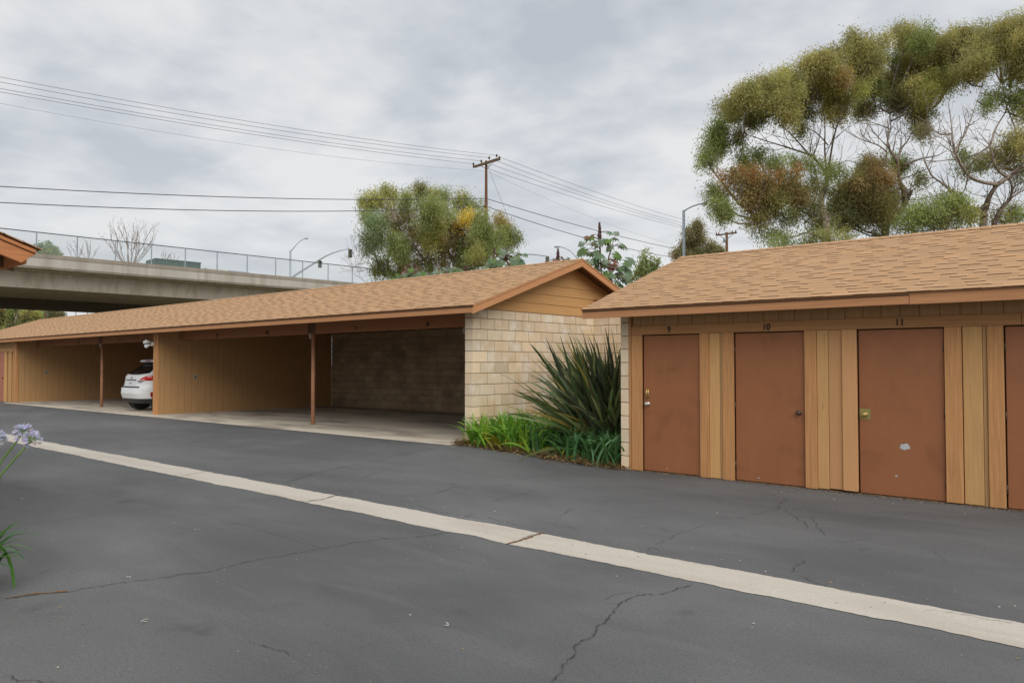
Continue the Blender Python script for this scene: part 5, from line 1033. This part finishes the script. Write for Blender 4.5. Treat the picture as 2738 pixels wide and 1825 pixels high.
# trees seen in the gap beneath the overpass
UF = (0, 780, 9.8)
for i, (lab, D, cls) in enumerate([('dark tree under the overpass at the left edge', 118, [(60, 480, 150, 90, 'br'), (150, 600, 130, 110, 'dk'), (40, 700, 130, 120, 'dk'), (-60, 560, 120, 120, 'ol')]), ('olive tree under the overpass left of the yellowish one', 112, [(440, 560, 160, 140, 'g'), (350, 680, 140, 100, 'dk'), (520, 680, 120, 100, 'dk'), (470, 470, 110, 80, 'g')]),
    ('yellowish olive tree in the middle of the gap under the overpass', 108, [(820, 520, 180, 110, 'yg'), (760, 640, 160, 100, 'ol'), (950, 600, 140, 90, 'yg'), (880, 440, 160, 70, 'ol')]), ('grey green tree under the overpass where the gap ends', 120, [(1300, 540, 170, 100, 'gr'), (1180, 600, 140, 80, 'bg'), (1450, 570, 120, 80, 'gr'), (1600, 560, 90, 60, 'gr', 0, .5)])]):
    xm = sum(c[0] for c in cls)/len(cls); cls = cls+[(xm+dx, yy, 190, 110, r_) for dx, yy, r_ in ((-110, 800, 'dk'), (90, 780, 'ol'), (0, 930, 'dk'), (150, 950, 'br'), (-150, 1000, 'g'))]; tree('tree', lab, D, UF, cls, [(.35, .12, [(xm-60, 900), (xm-20, 700), (xm+60, 420)]), (.2, .1, [(xm-20, 720), (xm-90, 520)])], (xm-60, 900), seed=60+i, wig=1, leaf=(.36, .10), dens=.5, twig=False, group_='trees under the overpass')
# leafless trees beyond the overpass
def bare(label, D, x, y, spread, hgt, seed, n=9, w=.16):
    r = random.Random(seed); ox, oy, k = LF; b = at(ox+x/k, oy+y/k, D); z0 = -.3; t = thing('bare_tree', label, 'tree', (b[0], b[1], z0), 'leafless trees beyond the overpass'); m = 1/k*D/F
    mb = MB(); root = np.array([b[0], b[1], z0]); fork = np.array([b[0], b[1], b[2]-.2*hgt*m]); mb.tube([root, fork], [w*2.2, w*1.5], 8)
    for i in range(n):
        f = (i/(n-1)-.5)*2; p = fork.copy(); d = RT*f*.95+ZZ*(1.0-.25*abs(f))+FW0*r.uniform(-.3, .3); d = unit(d); Ln = hgt*m*1.25*(1-.18*abs(f))*r.uniform(.85, 1.05); st = Ln/9; pts = [p]; rad = [w]
        for q in range(9):
            d = unit(d+np.array([r.gauss(0, .12), r.gauss(0, .12), .13])); p = p+d*st*(1 if abs(f) > .3 else 1); pts.append(p); rad.append(w*(1-(q+1)/9.6)+.012)
            if q > 2:
                for _ in range(2):
                    e = unit(d+RT*r.gauss(0, .55)+FW0*r.gauss(0, .4)+ZZ*.2); l_ = Ln*r.uniform(.12, .26); p2 = p+e*l_*.5; e2 = unit(e+ZZ*.7); p3 = p2+e2*l_*.5
                    mb.tube([p, p2, p3], [rad[-1]*.55, rad[-1]*.38, .012], 4); mb.tube([p2, p2+unit(e+RT*r.gauss(0, .6)+ZZ*.3)*l_*.4], [rad[-1]*.3, .01], 4)
        mb.tube(pts, rad, 5)
    mb.build('trunk', MAT['dead_bark'], t, smooth=True)
bare('largest leafless tree with fanning branches above the overpass fence', 92, 775, 450, 170, 245, 2, 13, .06)
bare('small leafless tree left of the largest bare one', 100, 530, 425, 40, 100, 4, 5, .035); bare('leftmost thin leafless tree above the barrier', 104, 460, 420, 60, 90, 5, 5, .03); bare('tiny leafless tree behind the green container truck', 120, 990, 440, 40, 55, 6, 5, .03); bare('tiny leafless tree right of the one behind the truck', 122, 1035, 445, 25, 50, 7, 4, .03)

# ------------------------------------------------------------------ castor bean plants
def castor_leaf(mb, c, nrm, up, R, col, lobes=8, r=None):
    nrm = unit(np.array(nrm, float)); up = unit(up-nrm*np.dot(up, nrm)); sd = np.cross(nrm, up); cj = jit(col, r, .15)
    for k in range(lobes):
        a = (k-(lobes-1)/2)*(2*math.pi*.86/lobes); L_ = R*(1.0-.30*abs(k-(lobes-1)/2)/(lobes/2))*r.uniform(.88, 1.08)
        d = up*math.cos(a)+sd*math.sin(a); s_ = np.cross(nrm, d); w = L_*.21
        def q(t, f, lift): return c+d*L_*t+s_*w*f+nrm*(-.34*L_*t*t+lift*w*.7)
        P = [q(0, 0, 0), q(.35, .75, .25), q(.62, 1.0, .3), q(.84, .5, .2), q(1, 0, 0), q(.84, -.5, .2), q(.62, -1, .3), q(.35, -.75, .25), q(.35, 0, 0), q(.62, 0, 0), q(.84, 0, 0)]
        mb.add(P, [(0, 1, 8), (1, 2, 9, 8), (2, 3, 10, 9), (3, 4, 10), (0, 8, 7), (8, 9, 6, 7), (9, 10, 5, 6), (10, 4, 5)], 0, cj)
CG = [(.14, .21, .115), (.11, .18, .085), (.19, .255, .16), (.12, .21, .045)]; CRD = [(.22, .085, .06), (.18, .10, .055)]
def castor(label, D, fr, stems, leaves, spikes, seed):
    r = random.Random(seed); ox, oy, k = fr; P = lambda x, y, dd=0: at(ox+x/k, oy+y/k, D+dd)
    b = P(*stems[0][-1]); b = np.array([b[0], b[1], 0]); t = thing('castor_bean_plant', label, 'plant', b, 'castor bean plants behind the carport')
    sm = MB(); SP = []
    for si, s_ in enumerate(stems):
        Q = [P(x, y) for x, y in s_]; Q.append(np.array([b[0]+.15*si, b[1], 0])); sm.tube(Q, [.015]+[.022]*(len(Q)-2)+[.04], 6)
        for a, c in zip(Q[:-2], Q[1:-1]): SP += [a+(c-a)*t_ for t_ in (0, .25, .5, .75)]
    SP = np.array(SP); lm = MB(); leaves = list(leaves)+[(l[0]+r.uniform(-45, 45), l[1]+r.uniform(-25, 50), l[2]*r.uniform(.6, .9))+tuple(l[3:]) for l in leaves if l[1] > leaves[0][1]-160]
    for lf in leaves:
        x, y, R = lf[:3]; red = len(lf) > 3; c = P(x, y, r.uniform(-.35, .35)); R = 1.08*R/k*D/F
        q = SP[np.argmin(np.linalg.norm(SP-c-np.array([0, 0, -.1]), axis=1))]; out = c-q; out[2] = 0
        o2 = unit(out+1e-6); side = float(np.dot(o2, RT))
        nrm = unit(ZZ*r.uniform(.45, .9)+o2*r.uniform(.2, .5)-FW0*r.uniform(.35, .9)); upv = unit(o2*.9-ZZ*.45+RT*r.uniform(-.2, .2))
        castor_leaf(lm, c, nrm, upv, R, r.choice(CRD if red else CG), r=r)
        sm.tube([q, (q+c)/2+ZZ*.05, c], [.009, .008, .006], 5)
    sm.build('stem', MAT['castor_stem'], t, smooth=True); lm.build('leaves', MAT['castor_leaf'], t, smooth=True, colors=True)
    for x, y0, y1, w in spikes:
        mb = MB(); n = int((y1-y0)*.75)
        for i in range(n):
            f = i/n; yy = y0+(y1-y0)*f; ww = w*(.2+.8*f)*.5*r.uniform(.5, 1.15); a = r.uniform(0, 6.28); p = P(x+ww*math.cos(a)*.8, yy)+FW0*ww*math.sin(a)/k*D/F
            s_ = .017*r.uniform(.6, 1.5)*D/20; mb.ball(p, s_, 0, jit((.125, .058, .05), r, .35), 5, 3)
        mb.build('seed_spike', MAT['castor_leaf'], t, colors=True)
castor('tall castor bean plant with seed spike rising between the two roofs', 21.5, SF, [[(488, 300), (492, 480), (500, 650), (510, 850)], [(640, 470), (600, 600), (590, 720), (640, 900)]],
 [(500, 560, 125), (735, 795, 120), (480, 690, 100), (370, 350, 95), (280, 500, 110), (335, 545, 80), (600, 285, 80), (700, 290, 60), (680, 360, 75), (590, 380, 90), (780, 440, 100), (700, 560, 100), (860, 640, 110), (840, 770, 95), (590, 800, 100), (430, 420, 80), (520, 390, 85), (420, 640, 80), (560, 700, 85), (660, 690, 80, 1), (640, 630, 60, 1), (690, 650, 55, 1), (330, 340, 60, 1), (400, 320, 55, 1), (350, 650, 80), (700, 900, 90), (780, 900, 80), (850, 860, 70), (640, 960, 90), (760, 960, 80), (560, 640, 60), (440, 520, 60), (620, 470, 70), (800, 700, 70), (470, 760, 70), (540, 860, 90), (600, 900, 90), (700, 840, 85), (820, 830, 85), (720, 740, 75), (400, 560, 80), (260, 420, 60), (450, 600, 75)],
 [(485, 165, 375, 70), (590, 405, 455, 50)], 3)
CF = (1200, 660, 4.706)
castor('castor bean plant with pinkish leaf beside the dense eucalyptus', 24.5, CF, [[(730, 80), (735, 180), (740, 300)], [(570, 60), (560, 200), (560, 320)]],
 [(650, 190, 95), (770, 120, 80), (880, 170, 95), (930, 220, 90), (600, 215, 90), (520, 200, 80), (700, 100, 70), (850, 120, 75), (450, 270, 80), (640, 60, 55), (730, 165, 75, 1), (820, 190, 80), (560, 170, 75), (640, 240, 80), (880, 80, 55), (960, 95, 55), (760, 240, 80), (500, 230, 70), (850, 240, 70), (690, 60, 60), (780, 40, 55), (640, 120, 45, 1), (600, 80, 40, 1), (480, 280, 70), (560, 260, 60), (700, 280, 70)], [(725, 50, 150, 55), (575, 5, 70, 30)], 5)
castor('castor bean plant with red young leaves at the carport ridge end', 23, CF, [[(1370, 60), (1372, 150), (1375, 260)]], [(1310, 150, 50, 1), (1440, 155, 45, 1), (1500, 150, 50), (1340, 170, 50, 1), (1480, 170, 40, 1), (1230, 190, 40, 1), (1400, 190, 60)], [(1375, 25, 180, 60)], 6)
RF = (950, 470, 5.006)
castor('reddish castor bean plant peeking over the roof under the dense eucalyptus', 27, RF, [[(820, 1190), (815, 1280), (810, 1400)], [(720, 1170), (720, 1300), (720, 1400)]], [(760, 1260, 75), (690, 1300, 80), (900, 1300, 75), (800, 1340, 80), (500, 1370, 60), (820, 1220, 55, 1), (860, 1290, 60), (780, 1290, 50, 1), (700, 1240, 50, 1), (650, 1290, 60, 1), (720, 1330, 60), (600, 1340, 60), (560, 1370, 50), (850, 1340, 60), (880, 1240, 45, 1), (640, 1350, 50)], [(800, 1160, 1220, 40), (730, 1190, 1290, 45)], 7)
castor('green castor bean plant along the carport ridge left of the pinkish one', 26, RF, [[(1120, 1220), (1120, 1290), (1130, 1400)], [(1320, 1260), (1320, 1400), (1320, 1450)]], [(1090, 1240, 75), (1200, 1290, 80), (1270, 1250, 65), (1350, 1280, 75), (1450, 1310, 70), (1500, 1290, 60), (1110, 1270, 65), (1180, 1240, 60), (1060, 1290, 55), (1230, 1270, 55, 1), (1310, 1295, 70), (1250, 1310, 50), (1380, 1250, 55), (1140, 1320, 60), (1580, 1280, 55), (1370, 1300, 50), (1040, 1340, 50)], [(1480, 1215, 1280, 50)], 8)
